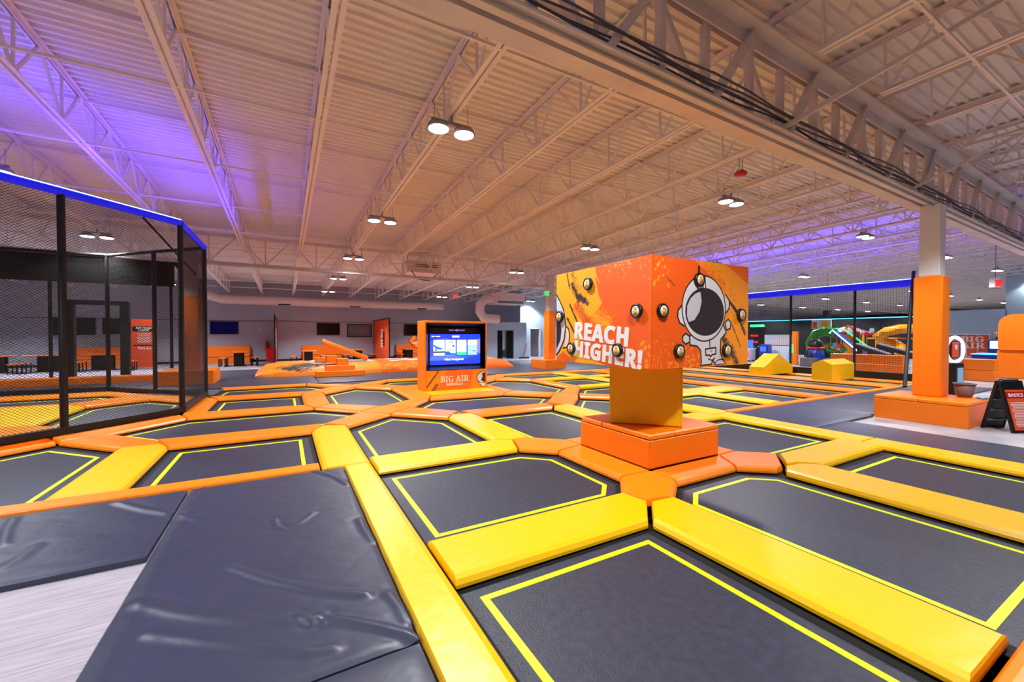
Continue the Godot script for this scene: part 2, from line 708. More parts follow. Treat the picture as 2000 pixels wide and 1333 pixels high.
func trampoline(label: String, pts: Array) -> void:
	var poly := ordered(v2(pts))
	beds.append(poly)
	var n := poly.size()
	var c := Vector2.ZERO
	for p in poly:
		c += p / n
	var t := thing("trampoline", label, "trampoline", p3(c, 0.0), 0.0, "trampolines of the court")
	var local := PackedVector2Array()
	for p in poly:
		local.append(p - c)
	put("jump_bed", slab(begin(), inset(local, even(n, -0.1)), -0.036, -0.03), M.bed_weave, t)
	var outer := inset(local, even(n, 0.13))
	var inner := inset(local, even(n, 0.178))
	for i in n:
		var j := (i + 1) % n
		var q := PackedVector2Array([outer[i], outer[j], inner[j], inner[i]])
		put("tape_line", slab(begin(), ordered(Array(q)), -0.031, -0.0265), M.tape, t)
	var rim_in := inset(local, even(n, 0.035))
	for i in n:
		var j := (i + 1) % n
		var q := PackedVector2Array([inset(local, even(n, -0.1))[i], inset(local, even(n, -0.1))[j], rim_in[j], rim_in[i]])
		put("bed_hem", slab(begin(), ordered(Array(q)), -0.031, -0.027), M.bed_edge, t)


func trampolines() -> void:
	for d in [
		["nearest rectangular trampoline bed beside the long yellow strip", [0.95, -0.55, 0.95, -2.5, 2.72, -2.5, 2.72, -0.55]],
		["dark trampoline at the foot of the orange pedestal, right of the nearest bed", [3.39, -0.55, 3.39, -2.72, 3.74, -2.98, 4.78, -2.98, 5.12, -2.7, 5.12, -0.55]],
		["trampoline cut by the photo's right edge, next to the blue-grey mats", [5.83, -0.55, 5.83, -2.5, 7.5, -2.5, 7.5, -0.55]],
		["six-sided trampoline to the left of the orange pedestal box", [0.95, -3.12, 0.95, -4.98, 2.87, -4.98, 3.27, -4.6, 3.27, -3.42, 2.98, -3.12]],
		["trampoline behind the pedestal's right corner, framed in pale yellow", [5.48, -3.42, 5.85, -3.12, 7.5, -3.12, 7.5, -4.98, 5.85, -4.98, 5.48, -4.65]],
		["five-sided trampoline with a pointed far end beside the yellow stub", [0.95, -5.63, 2.75, -5.63, 2.75, -7.5, 1.87, -8.45, 0.97, -7.55]],
		["trampoline directly behind the orange pedestal box", [3.38, -5.45, 3.72, -5.12, 4.85, -5.12, 5.15, -5.45, 5.15, -7.45, 3.38, -7.45]],
		["pointed trampoline half hidden by the yellow pillar", [5.8, -5.6, 7.55, -5.6, 7.55, -7.5, 6.65, -8.4, 5.8, -7.5]],
		["rectangular trampoline just right of the yellow pillar beside the mats", [8.2, -5.5, 9.95, -5.5, 9.95, -7.35, 8.2, -7.35]],
		["rectangular trampoline in the second yellow frame right of the pillar", [10.5, -5.45, 12.05, -5.45, 12.05, -7.35, 10.5, -7.35]],
		["rectangular trampoline between the two yellow stubs behind the wrinkled mats", [-1.45, -5.63, 0.36, -5.63, 0.36, -7.5, -1.45, -7.5]],
		["trampoline cut by the photo's left edge in front of the netted enclosure", [-3.9, -5.63, -2.1, -5.63, -2.1, -7.7, -2.98, -8.6, -3.9, -7.7]],
		["long six-sided trampoline at the near corner post of the netted enclosure", [-1.74, -8.15, 0.57, -8.15, 1.36, -9.0, 0.55, -9.92, -1.65, -9.92, -2.5, -9.0]],
		["six-sided trampoline in front of the video kiosk", [2.48, -9.03, 3.22, -8.13, 5.36, -8.1, 6.15, -8.95, 5.2, -9.85, 3.15, -9.92]],
		["pointed trampoline behind the yellow pillar's left edge", [7.1, -9.0, 7.9, -8.12, 9.95, -8.12, 9.95, -9.85, 7.85, -9.85]],
		["small far trampoline right of the pillar in front of the long beds", [10.5, -8.1, 12.05, -8.1, 12.05, -9.85, 10.5, -9.85]],
		["low rectangular trampoline beside the netted enclosure's right side", [-1.45, -10.6, 0.36, -10.5, 0.36, -12.42, -1.45, -12.45]],
		["hexagonal trampoline left of the video kiosk", [0.95, -10.4, 1.9, -9.55, 2.73, -10.2, 2.75, -12.35, 1.87, -13.3, 0.96, -12.35]],
		["hexagonal trampoline right of the video kiosk", [5.8, -10.35, 6.65, -9.35, 7.55, -10.2, 7.55, -12.3, 6.6, -13.15, 5.8, -12.5]],
		["yellow-framed trampoline below the printed cube's left edge", [8.15, -10.4, 9.95, -10.4, 9.95, -12.2, 8.15, -12.2]],
		["far trampoline hidden mostly by the printed cube", [10.5, -10.4, 12.05, -10.4, 12.05, -12.2, 10.5, -12.2]],
		["farthest trampoline on the left, beside the netted enclosure's far post", [-1.75, -13.15, 0.58, -13.08, 1.25, -13.75, 0.6, -14.72, -1.6, -14.75]],
		["thin far trampoline just behind the video kiosk", [2.6, -13.75, 3.3, -13.05, 5.2, -13.05, 6.0, -13.8, 5.2, -14.6, 3.12, -14.6]],
		["farthest trampoline in front of the distant orange column", [7.3, -13.75, 7.98, -12.7, 9.95, -12.7, 9.95, -14.4, 7.7, -14.5]],
		["farthest trampoline under the printed cube's lower left corner", [10.5, -12.75, 12.05, -12.75, 12.05, -14.4, 10.5, -14.4]],
		["first of three long runway trampolines, nearest the pillar", [12.68, -5.45, 14.25, -5.45, 14.25, -14.4, 12.68, -14.4]],
		["middle one of the three long runway trampolines", [14.9, -5.45, 16.5, -5.45, 16.5, -14.4, 14.9, -14.4]],
		["last long runway trampoline under the two yellow blocks", [17.2, -5.45, 18.45, -5.45, 18.45, -14.4, 17.2, -14.4]],
		["trampoline inside the netted enclosure beside its black corner post", [-3.86, -10.4, -2.95, -9.85, -2.12, -10.75, -2.12, -12.45, -2.95, -13.35, -3.89, -12.6]],
		["far trampoline inside the netted enclosure behind the yellow pad", [-7.0, -13.45, -4.48, -13.45, -3.62, -14.2, -4.25, -14.95, -7.0, -14.95]],
	]:
		trampoline(d[0], d[1])


func pad(label: String, colour: String, pts: Array, y := 0.06) -> void:
	var poly := ordered(v2(pts))
	var n := poly.size()
	poly = inset(poly, even(n, 0.006))
	var bev := []
	for i in n:
		var a := poly[i]
		var b := poly[(i + 1) % n]
		var e := (b - a).normalized()
		var probe := (a + b) * 0.5 + Vector2(e.y, -e.x) * 0.07
		var near := false
		for q in beds:
			near = near or Geometry2D.is_point_in_polygon(probe, q)
		bev.append(0.06 if near else 0.012)
	var c := Vector2.ZERO
	for p in poly:
		c += p / n
	var local := PackedVector2Array()
	for p in poly:
		local.append(p - c)
	var o := put("foam_pad", slab(begin(), local, -0.008, y, bev, 0.045), M["vinyl_" + colour])
	o.position = p3(c, 0)
	tag(o, label, "pad", "foam pads between the trampolines")


func foam_pads() -> void:
	var Y := "yellow"
	var O := "orange"
	for d in [
		["long yellow foam strip running from the photo's bottom edge beside the wrinkled mats", Y, [0.62, 0.9, 0.62, -5.34, 0.95, -5.34, 0.95, 0.9]],
		["broad yellow foam stub at the far end of the long yellow strip", Y, [0.38, -5.36, 0.38, -7.55, 0.6, -7.92, 0.97, -7.72, 0.95, -5.36]],
		["yellow foam pad behind the nearest trampoline, ending at the orange diamond", Y, [0.96, -2.48, 2.72, -2.48, 3.03, -2.78, 2.98, -3.11, 0.96, -3.11]],
		["big yellow foam pad running from the orange diamond to the lower right corner", Y, [2.74, -0.6, 3.38, -0.6, 3.39, -2.74, 3.06, -2.77, 2.74, -2.46]],
		["orange foam pad in the photo's lower right corner", O, [2.2, -0.58, 8.0, -0.58, 8.0, 0.9, 2.2, 0.9], 0.045],
		["orange diamond pad at the front corner of the pedestal box", O, [3.03, -2.8, 3.38, -2.75, 3.73, -3.0, 3.75, -3.4, 3.28, -3.42, 2.99, -3.1]],
		["orange skirt pad along the pedestal's left side", O, [3.28, -3.43, 3.75, -3.4, 3.75, -4.7, 3.28, -4.6]],
		["orange skirt pad along the pedestal's front right side", O, [3.75, -3.4, 3.74, -3.0, 4.77, -3.0, 5.03, -3.4]],
		["orange pad between the left skirt and the yellow pad left of the pedestal", O, [3.28, -4.62, 2.88, -4.98, 3.03, -5.42, 3.38, -5.45, 3.73, -5.12, 3.75, -4.7]],
		["pinkish orange pad off the pedestal's right corner", O, [4.78, -3.0, 5.13, -2.72, 5.3, -2.74, 5.83, -3.11, 5.47, -3.42, 5.03, -3.4]],
		["orange skirt pad behind the pedestal", O, [3.75, -4.7, 3.74, -5.11, 4.85, -5.11, 5.03, -4.7]],
		["orange skirt pad along the pedestal's hidden right side", O, [5.03, -3.41, 5.47, -3.44, 5.47, -4.64, 5.03, -4.7]],
		["orange corner pad behind the pedestal on the right", O, [5.03, -4.71, 5.47, -4.66, 5.84, -5.0, 5.79, -5.58, 5.16, -5.45, 4.86, -5.12]],
		["yellow foam pad right of the pedestal running to the right edge", Y, [5.13, -0.6, 5.82, -0.6, 5.82, -2.5, 5.58, -2.7, 5.31, -2.73, 5.13, -2.62]],
		["short pale yellow pad joining the pinkish pad to the outer yellow edge", Y, [5.84, -2.53, 7.5, -2.53, 7.5, -3.1, 5.87, -3.1, 5.42, -2.77, 5.6, -2.73]],
		["outer yellow edge pad along the blue-grey mats, near half", Y, [7.51, -0.6, 8.0, -0.6, 8.0, -2.8, 7.51, -2.8]],
		["outer yellow edge pad along the blue-grey mats, far half", Y, [7.51, -2.8, 8.0, -2.8, 8.0, -5.2, 7.51, -5.2]],
		["creased yellow pad left of the pedestal between two trampolines", Y, [0.96, -4.98, 2.86, -4.98, 3.02, -5.42, 2.98, -5.44, 2.75, -5.62, 0.96, -5.62]],
		["sagging yellow pad running away behind the creased yellow one", Y, [2.76, -5.63, 2.98, -5.46, 3.37, -5.47, 3.38, -7.4, 3.3, -7.72, 2.95, -7.78, 2.76, -7.5]],
		["yellow pad left of the yellow pillar behind the pedestal", Y, [5.17, -5.48, 5.78, -5.6, 5.78, -7.5, 5.65, -7.66, 5.3, -7.6, 5.17, -7.42]],
		["yellow pad behind the pedestal's far right corner", Y, [5.86, -5.0, 7.5, -5.0, 7.5, -5.58, 5.8, -5.58]],
		["yellow pad at the corner of the blue-grey mats right of the pillar", Y, [7.51, -5.21, 8.0, -5.21, 8.18, -5.47, 8.18, -7.36, 7.57, -7.36, 7.57, -5.6, 7.51, -5.58]],
		["yellow pad between the two rectangular beds right of the pillar", Y, [9.97, -5.46, 10.48, -5.46, 10.48, -7.36, 9.97, -7.36]],
		["yellow cross pad behind the two rectangular beds right of the pillar", Y, [7.57, -7.37, 12.05, -7.37, 12.05, -8.09, 7.9, -8.1, 7.57, -7.52]],
		["orange edge strip between the right-hand trampolines and the blue-grey mats", O, [8.0, -5.2, 18.85, -5.2, 18.85, -5.44, 8.2, -5.46]],
		["orange pad before the first long runway trampoline", O, [12.07, -5.45, 12.66, -5.45, 12.66, -14.4, 12.07, -14.4]],
		["orange pad between the first and middle runway trampolines", O, [14.27, -5.45, 14.88, -5.45, 14.88, -14.4, 14.27, -14.4]],
		["orange pad between the middle and last runway trampolines", O, [16.52, -5.45, 17.18, -5.45, 17.18, -14.4, 16.52, -14.4]],
		["orange pad along the foot of the blue-topped net", O, [18.46, -5.45, 18.86, -5.45, 18.86, -14.4, 18.46, -14.4]],
		["yellow cross pad in the third row behind the pillar", Y, [7.87, -9.87, 12.05, -9.87, 12.05, -10.38, 8.13, -10.38]],
		["yellow pad between far beds behind the pillar", Y, [9.97, -8.1, 10.48, -8.1, 10.48, -9.86, 9.97, -9.86]],
		["yellow pad running away under the cube's left half", Y, [9.97, -10.4, 10.48, -10.4, 10.48, -12.2, 9.97, -12.2]],
		["yellow cross pad in the farthest row below the cube", Y, [8.15, -12.22, 12.05, -12.22, 12.05, -12.7, 8.0, -12.7]],
		["yellow pad in the farthest row in front of the distant orange column", Y, [9.97, -12.71, 10.48, -12.71, 10.48, -14.4, 9.97, -14.4]],
		["orange border pad in front of the distant orange column", O, [7.7, -14.52, 9.95, -14.42, 18.86, -14.42, 18.86, -14.8, 7.6, -14.88]],
		["orange pad beyond the bed between the yellow stubs", O, [-1.47, -7.5, 0.37, -7.55, 0.58, -7.92, 0.58, -8.14, -1.73, -8.14, -1.58, -7.76]],
		["orange diagonal pad rising from the yellow stub", O, [0.6, -8.13, 0.98, -7.7, 1.87, -8.46, 1.38, -8.99]],
		["orange diagonal pad right of the five-sided bed's point", O, [1.88, -8.46, 2.76, -7.53, 2.96, -7.8, 3.21, -8.12, 2.47, -9.02]],
		["orange diagonal pad falling left from the first crossing", O, [1.38, -9.02, 1.89, -9.53, 0.95, -10.39, 0.57, -9.94]],
		["orange diagonal pad from the first crossing toward the kiosk", O, [2.47, -9.05, 3.14, -9.93, 2.74, -10.18, 1.92, -9.53]],
		["orange square pad at the first crossing left of the kiosk", O, [1.88, -8.48, 2.45, -9.03, 1.91, -9.51, 1.4, -9.01]],
		["orange pad behind the long six-sided bed by the enclosure", O, [-1.66, -9.94, 0.55, -9.94, 0.38, -10.49, -1.46, -10.58]],
		["orange pad running away between the low bed and the hexagon left of the kiosk", O, [0.38, -10.48, 0.57, -9.97, 0.94, -10.42, 0.95, -12.35, 0.6, -13.06, 0.38, -12.43]],
		["narrow orange pad at the enclosure's right side", O, [-1.82, -10.4, -1.67, -9.97, -1.47, -10.6, -1.47, -12.45, -1.77, -13.0, -1.82, -12.9]],
		["orange pad beyond the low bed beside the enclosure", O, [-1.46, -12.47, 0.37, -12.44, 0.58, -13.06, -1.74, -13.12]],
		["orange diagonal pad at the second crossing, near left", O, [0.61, -13.07, 0.96, -12.38, 1.86, -13.31, 1.27, -13.74]],
		["orange diagonal border pad at the second crossing, far left", O, [1.26, -13.78, 1.92, -14.03, 0.63, -15.1, 0.61, -14.75]],
		["orange square pad at the second crossing left of the kiosk", O, [1.28, -13.76, 1.87, -13.33, 2.57, -13.75, 1.94, -14.02]],
		["orange diagonal pad at the second crossing, near right", O, [1.89, -13.31, 2.75, -12.38, 3.3, -13.03, 2.6, -13.73]],
		["orange diagonal border pad at the second crossing, far right", O, [2.59, -13.78, 3.12, -14.62, 3.2, -15.05, 1.98, -14.04]],
		["orange border pad along the dark mats on the far left", O, [-1.6, -14.77, 0.6, -14.74, 0.62, -15.1, -1.7, -15.12]],
		["orange border pad along the dark mats behind the kiosk", O, [3.13, -14.62, 5.2, -14.62, 5.3, -15.0, 3.2, -15.05]],
		["orange pad along the kiosk's left side", O, [2.77, -10.2, 3.14, -9.96, 3.4, -10.56, 3.4, -12.4, 3.3, -13.01, 2.77, -12.38]],
		["bright yellow pad at the foot of the video kiosk", Y, [3.41, -10.57, 5.37, -10.57, 5.37, -12.1, 3.41, -12.1]],
		["orange pad between the kiosk's yellow foot and the bed in front", O, [3.16, -9.94, 5.2, -9.87, 5.37, -10.02, 5.37, -10.56, 3.41, -10.56]],
		["orange pad along the kiosk's right side", O, [5.38, -10.04, 5.78, -10.35, 5.78, -12.5, 5.2, -13.03, 5.38, -12.4]],
		["orange pad behind the kiosk", O, [3.41, -12.11, 5.37, -12.11, 5.37, -12.42, 5.2, -13.03, 3.33, -13.03, 3.41, -12.44]],
		["orange diagonal pad near left of the crossing below the cube", O, [5.38, -8.09, 5.67, -7.68, 5.8, -7.53, 6.64, -8.41, 6.16, -8.92]],
		["orange diagonal pad far left of the crossing below the cube", O, [6.15, -8.98, 6.64, -9.34, 5.8, -10.33, 5.22, -9.86]],
		["orange diagonal pad near right of the crossing below the cube", O, [6.67, -8.41, 7.56, -7.53, 7.88, -8.12, 7.09, -8.97]],
		["orange diagonal pad far right of the crossing below the cube", O, [6.67, -9.34, 7.1, -9.03, 7.85, -9.87, 7.56, -10.18]],
		["orange square pad at the crossing below the cube's left edge", O, [6.65, -8.43, 7.08, -9.0, 6.65, -9.33, 6.17, -8.95]],
		["orange pad behind the bed behind the pedestal", O, [3.38, -7.47, 5.16, -7.47, 5.32, -7.64, 5.36, -8.08, 3.23, -8.11, 3.32, -7.74]],
		["orange pad running away right of the hexagon beside the kiosk", O, [7.57, -10.2, 7.86, -9.9, 8.13, -10.4, 8.13, -12.2, 7.96, -12.66, 7.57, -12.31]],
		["orange diagonal pad of the far crossing, right side", O, [6.63, -13.16, 7.56, -12.33, 7.96, -12.69, 7.3, -13.72]],
		["orange diagonal pad of the far crossing, left side", O, [6.58, -13.16, 6.02, -13.77, 5.21, -13.04, 5.79, -12.53]],
		["orange border pad of the far crossing, left", O, [6.01, -13.83, 6.6, -14.2, 5.35, -15.0, 5.22, -14.62]],
		["orange border pad of the far crossing, right", O, [7.29, -13.79, 7.69, -14.52, 7.58, -14.9, 6.65, -14.2]],
		["orange square pad of the far crossing right of the kiosk", O, [6.6, -13.18, 7.28, -13.75, 6.62, -14.18, 6.03, -13.8]],
		["yellow stub pad at the left edge pointing to the enclosure", Y, [-2.08, -5.64, -1.47, -5.64, -1.47, -7.5, -1.6, -7.74, -2.08, -7.72]],
		["orange edge strip between the wrinkled mats and the left-hand beds", O, [-9.0, -5.37, 0.37, -5.37, 0.37, -5.62, -9.0, -5.62]],
		["broad orange pad at the tip of the yellow stub by the enclosure", O, [-2.1, -7.74, -1.6, -7.76, -1.75, -8.15, -2.5, -8.98, -2.97, -8.62]],
		["orange pad along the enclosure's padded base at the photo's left edge", O, [-4.9, -6.8, -3.92, -7.72, -2.99, -8.63, -3.2, -9.0, -5.1, -7.1]],
		["orange pad along the enclosure's padded base near its corner post", O, [-2.97, -8.65, -2.51, -9.0, -1.67, -9.93, -1.83, -10.36, -3.18, -9.02]],
		["orange pad inside the enclosure at its near side", O, [-6.5, -8.2, -5.1, -7.3, -3.2, -9.2, -2.97, -9.83, -3.87, -10.38, -6.5, -10.38]],
		["wide yellow pad inside the netted enclosure", Y, [-6.5, -10.4, -3.88, -10.4, -3.9, -12.6, -4.45, -13.2, -6.5, -13.2]],
		["orange pad inside the enclosure behind its beds", O, [-3.9, -12.64, -2.97, -13.38, -3.6, -14.18, -4.46, -13.42, -7.0, -13.42, -7.0, -13.22, -4.47, -13.22]],
		["orange pad inside the enclosure along its right side", O, [-2.93, -9.82, -3.1, -9.3, -1.95, -10.5, -1.95, -13.1, -2.9, -14.0, -3.55, -14.17, -2.94, -13.37, -2.11, -12.46, -2.11, -10.74]],
		["orange pad inside the enclosure along its far side", O, [-3.6, -14.22, -2.95, -14.05, -4.3, -15.6, -7.0, -15.6, -7.0, -14.97, -4.25, -14.97]],
	]:
		pad(d[0], d[1], d[2], d[3] if d.size() > 3 else 0.06)


# vinyl floor mat with modelled wrinkles: field of heights over a rectangle
func wrinkled_mat(label: String, x0: float, z0: float, x1: float, z1: float, step: float, folds: Array, colour := "vinyl_black") -> void:
	var nx := int(ceil((x1 - x0) / step))
	var nz := int(ceil((z1 - z0) / step))
	var c := Vector2((x0 + x1) * 0.5, (z0 + z1) * 0.5)
	var ys := PackedFloat32Array()
	ys.resize((nx + 1) * (nz + 1))
	var nz_noise := FastNoiseLite.new()
	nz_noise.seed = 3
	nz_noise.frequency = 0.9
	for j in nz + 1:
		for i in nx + 1:
			var p := Vector2(lerpf(x0, x1, float(i) / nx), lerpf(z0, z1, float(j) / nz))
			var h := 0.052 + 0.006 * nz_noise.get_noise_2d(p.x, p.y)
			for f in folds:
				var best := 9.0
				for k in f[0].size() - 1:
					var q := Geometry2D.get_closest_point_to_segment(p, f[0][k], f[0][k + 1])
					best = minf(best, q.distance_to(p))
				if best < f[2] * 4.0:
					var a := best / float(f[2])
					h += 0.85 * f[1] * (exp(-a * a) - 0.35 * exp(-(a - 1.8) * (a - 1.8)))
			var edge := minf(minf(p.x - x0, x1 - p.x), minf(p.y - z0, z1 - p.y))
			h -= 0.012 * (1.0 - clampf(edge / 0.035, 0.0, 1.0))
			ys[j * (nx + 1) + i] = h
	var st := begin()
	st.set_smooth_group(1)
	var at := func(i: int, j: int) -> Vector3:
		return Vector3(lerpf(x0, x1, float(i) / nx) - c.x, ys[j * (nx + 1) + i], lerpf(z0, z1, float(j) / nz) - c.y)
	for j in nz:
		for i in nx:
			quad(st, at.call(i, j), at.call(i + 1, j), at.call(i + 1, j + 1), at.call(i, j + 1), at.call(i, j) - Vector3(0, 5, 0))
	st.set_smooth_group(-1)
	for i in nx:
		for j in [0, nz]:
			var a: Vector3 = at.call(i, j)
			var b: Vector3 = at.call(i + 1, j)
			quad(st, a, b, Vector3(b.x, 0, b.z), Vector3(a.x, 0, a.z), Vector3(a.x, 0, 0))
	for j in nz:
		for i in [0, nx]:
			var a: Vector3 = at.call(i, j)
			var b: Vector3 = at.call(i, j + 1)
			quad(st, a, b, Vector3(b.x, 0, b.z), Vector3(a.x, 0, a.z), Vector3(0, 0, a.z))
	var o := put("floor_mat", st, M[colour])
	o.position = p3(c, 0)
	tag(o, label, "mat", "dark vinyl floor mats")


func floor_mats() -> void:
	var f := func(a: Array, h: float, w: float) -> Array:
		return [v2(a), h, w]
	wrinkled_mat("large wrinkled black vinyl mat beside the long yellow strip", -0.86, -5.33, 0.605, -2.1, 0.022, [
		f.call([-0.33, -3.38, -0.08, -3.06, 0.17, -2.81, 0.24, -2.75, 0.43, -2.61], 0.018, 0.03),
		f.call([-0.79, -3.2, -0.53, -2.95, -0.29, -2.77, -0.07, -2.63, 0.11, -2.53], 0.016, 0.035),
		f.call([0.16, -2.52, 0.28, -2.44, 0.44, -2.29, 0.57, -2.16, 0.61, -2.11], 0.02, 0.03),
		f.call([-0.65, -2.84, -0.44, -2.68, -0.23, -2.52, 0.02, -2.35, 0.09, -2.29, 0.21, -2.25], 0.014, 0.032),
		f.call([0.06, -2.61, 0.12, -2.5, 0.18, -2.57], 0.02, 0.022),
		f.call([-0.09, -4.08, -0.07, -3.91, -0.02, -3.85], 0.012, 0.02),
		f.call([0.03, -3.89, 0.1, -3.9, 0.22, -4.07], 0.012, 0.02),
		f.call([-0.97, -4.73, -0.68, -4.41], 0.012, 0.03),
		f.call([0.28, -5.34, 0.48, -5.01, 0.59, -4.66], 0.014, 0.03),
		f.call([0.56, -3.72, 0.57, -3.49, 0.6, -3.27], 0.014, 0.03),
		f.call([0.55, -2.56, 0.59, -2.39, 0.6, -2.26], 0.014, 0.03),
		f.call([-0.75, -5.3, -0.8, -3.9, -0.76, -3.2, -0.78, -2.1], 0.006, 0.03),
	])
	wrinkled_mat("black vinyl mat at the left edge with a glossy front face", -4.2, -5.33, -0.89, -3.86, 0.03, [
		f.call([-1.4, -5.22, -1.13, -4.89, -0.97, -4.73, -0.89, -4.66], 0.014, 0.035),
		f.call([-1.88, -4.58, -2.0, -4.91, -2.08, -5.22], 0.012, 0.03),
		f.call([-1.7, -4.1, -1.66, -4.26, -1.65, -4.45], 0.01, 0.03),
	])
	wrinkled_mat("smooth dark vinyl mat at the photo's bottom edge left of the yellow strip", -0.86, -2.085, 0.605, 0.9, 0.06, [])
	wrinkled_mat("blue-grey mat corner between the orange strip and the right-hand column box", 8.02, -5.18, 10.35, -3.66, 0.07, [f.call([8.4, -4.6, 9.5, -4.5], 0.004, 0.03)])
	wrinkled_mat("long blue-grey mat along the outer yellow edge pads", 8.02, -3.64, 9.22, 0.9, 0.07, [f.call([8.1, -3.4, 8.6, -3.1, 9.1, -2.2], 0.008, 0.03)])
	wrinkled_mat("blue-grey mat running back behind the right-hand column box", 10.37, -5.18, 18.8, -3.72, 0.12, [])
	for k in 5:
		wrinkled_mat("dark mat behind the trampolines, %s from the left" % ["first", "second", "third", "fourth", "fifth"][k], -9.0 + k * 5.0, -22.7, -4.02 + k * 5.0, -15.16, 0.25, [])


# ---------------------------------------------------------------- pedestal with the printed cube

func pedestal() -> void:
	var t := thing("pedestal_box", "orange padded square box under the yellow pillar of the printed cube", "plinth", Vector3(4.385, 0.0, -4.05))
	for s in [[Vector3(0, 0.235, 0.635), Vector3(1.27, 0.33, 0.02)], [Vector3(0, 0.235, -0.635), Vector3(1.27, 0.33, 0.02)], [Vector3(-0.635, 0.235, 0), Vector3(0.02, 0.33, 1.27)], [Vector3(0.635, 0.235, 0), Vector3(0.02, 0.33, 1.27)]]:
		put("side_panel", block(s[1], s[0], 0.006), M.vinyl_orange_deep, t)
	put("core", block(Vector3(1.24, 0.34, 1.24), Vector3(0, 0.22, 0)), M.vinyl_orange_deep, t)
	for q in [[-1, -1], [-1, 1], [1, -1], [1, 1]]:
		var c := Vector3(-0.645 + 0.45 * 0.5 if q[0] < 0 else 0.645 - 0.42, 0, 0)
		var zc := 0.645 - 0.42 if q[1] > 0 else -0.645 + 0.225
		put("top_cushion", block(Vector3((0.44 if q[0] < 0 else 0.838), 0.068, (0.838 if q[1] > 0 else 0.44)), Vector3(c.x, 0.438, zc), 0.016), M.vinyl_orange, t)
	var p := thing("cube_support", "square yellow padded pillar turned cornerwise, holding up the printed cube", "pillar", Vector3(4.42, 0.474, -4.12), deg_to_rad(-46.6))
	put("padding", block(Vector3(0.9, 0.8, 0.9), Vector3(0, 0.4, 0), 0.02), M.vinyl_yellow, p)
	put("seam_flap", block(Vector3(0.012, 0.79, 0.07), Vector3(0.452, 0.4, 0.4), 0.003), M.vinyl_yellow, p)


func uvs(a: Array, w: float, h: float) -> PackedVector2Array:
	var r := PackedVector2Array()
	for i in range(0, a.size(), 2):
		r.append(Vector2(a[i] * w, a[i + 1] * h))
	return r


func cube_print_left() -> Image:
	var w := 1024.0
	var h := 736.0
	var im := Image.create(1024, 736, false, Image.FORMAT_RGB8)
	var amber := Color(0.99, 0.66, 0.07)
	var orange := Color(0.95, 0.37, 0.06)
	var ink := Color(0.15, 0.11, 0.17)
	im.fill(orange)
	fill(im, uvs([0, 0, 0.483, 0, 0.499, 0.096, 0.54, 0.19, 0.48, 0.1, 0.521, 0.298, 0.56, 0.38, 0.5, 0.45, 0.42, 0.5, 0.33, 0.6, 0.3, 0.8, 0.3, 0.93, 0.5, 0.97, 0.6, 1.0, 0.25, 1.0, 0.1, 0.9, 0, 1], w, h), amber)
	fill(im, uvs([0.0, 0.97, 0.1, 0.88, 0.13, 0.95, 0.24, 1.0, 0, 1], w, h), orange)
	spatter(im, Vector2(0.4 * w, 0.42 * h), Vector2(0.62 * w, 0.62 * h), 70, 900, 12, amber)
	spatter(im, Vector2(0.24 * w, 0.36 * h), Vector2(0.42 * w, 0.6 * h), 45, 900, 12, orange)
	for d in [[0.142, 0.0, 0.175, 0.17, 9, 160], [0.2, 0.12, 0.3, 0.33, 26, 700], [0.29, 0.26, 0.36, 0.35, 24, 420], [0.36, 0.3, 0.4, 0.38, 18, 160], [0.176, 0.35, 0.272, 0.55, 9, 320], [0.143, 0.5, 0.236, 0.67, 9, 360], [0.2, 0.0, 0.3, 0.2, 30, 120], [0.28, 0.35, 0.42, 0.62, 40, 160]]:
		spatter(im, Vector2(d[0] * w, d[1] * h), Vector2(d[2] * w, d[3] * h), d[4], d[5], 9, ink)
	for k in 70:
		var x := 0.52 + 0.47 * rng.randf()
		var y := rng.randf() * rng.randf() * 0.34
		var r := (1.0 - y * 2.4) * (4.0 + 14.0 * rng.randf() * (x - 0.35))
		disc(im, x * w, y * h, r, r, Color(0.99, 0.62, 0.18))
	for k in 16:
		var r := 4.0 + 12.0 * rng.randf()
		disc(im, (0.9 + 0.1 * rng.randf()) * w, (0.72 + 0.28 * rng.randf()) * h, r, r, Color(0.99, 0.55, 0.08))
	spatter(im, Vector2(0.55 * w, 0.25 * h), Vector2(0.95 * w, 0.5 * h), 130, 110, 3, Color(0.99, 0.6, 0.2))
	# rounded helmet cut by the left edge
	fill(im, uvs([0, 0.215, 0.05, 0.3, 0.105, 0.41, 0.135, 0.585, 0.115, 0.755, 0.055, 0.88, 0, 0.955], w, h), ink)
	fill(im, uvs([0, 0.245, 0.045, 0.32, 0.093, 0.42, 0.12, 0.585, 0.1, 0.745, 0.045, 0.855, 0, 0.92], w, h), Color(0.83, 0.83, 0.86))
	fill(im, uvs([0, 0.4, 0.05, 0.52, 0.068, 0.65, 0.055, 0.76, 0.0, 0.87], w, h), ink)
	stroke(im, Array(uvs([0.13, 0.6, 0.165, 0.63, 0.18, 0.7, 0.17, 0.79, 0.14, 0.84, 0.09, 0.85], w, h)), 12, ink)
	fill(im, uvs([0.138, 0.62, 0.16, 0.65, 0.168, 0.72, 0.155, 0.79, 0.13, 0.825, 0.105, 0.83, 0.128, 0.72], w, h), Color(0.83, 0.83, 0.86))
	return im


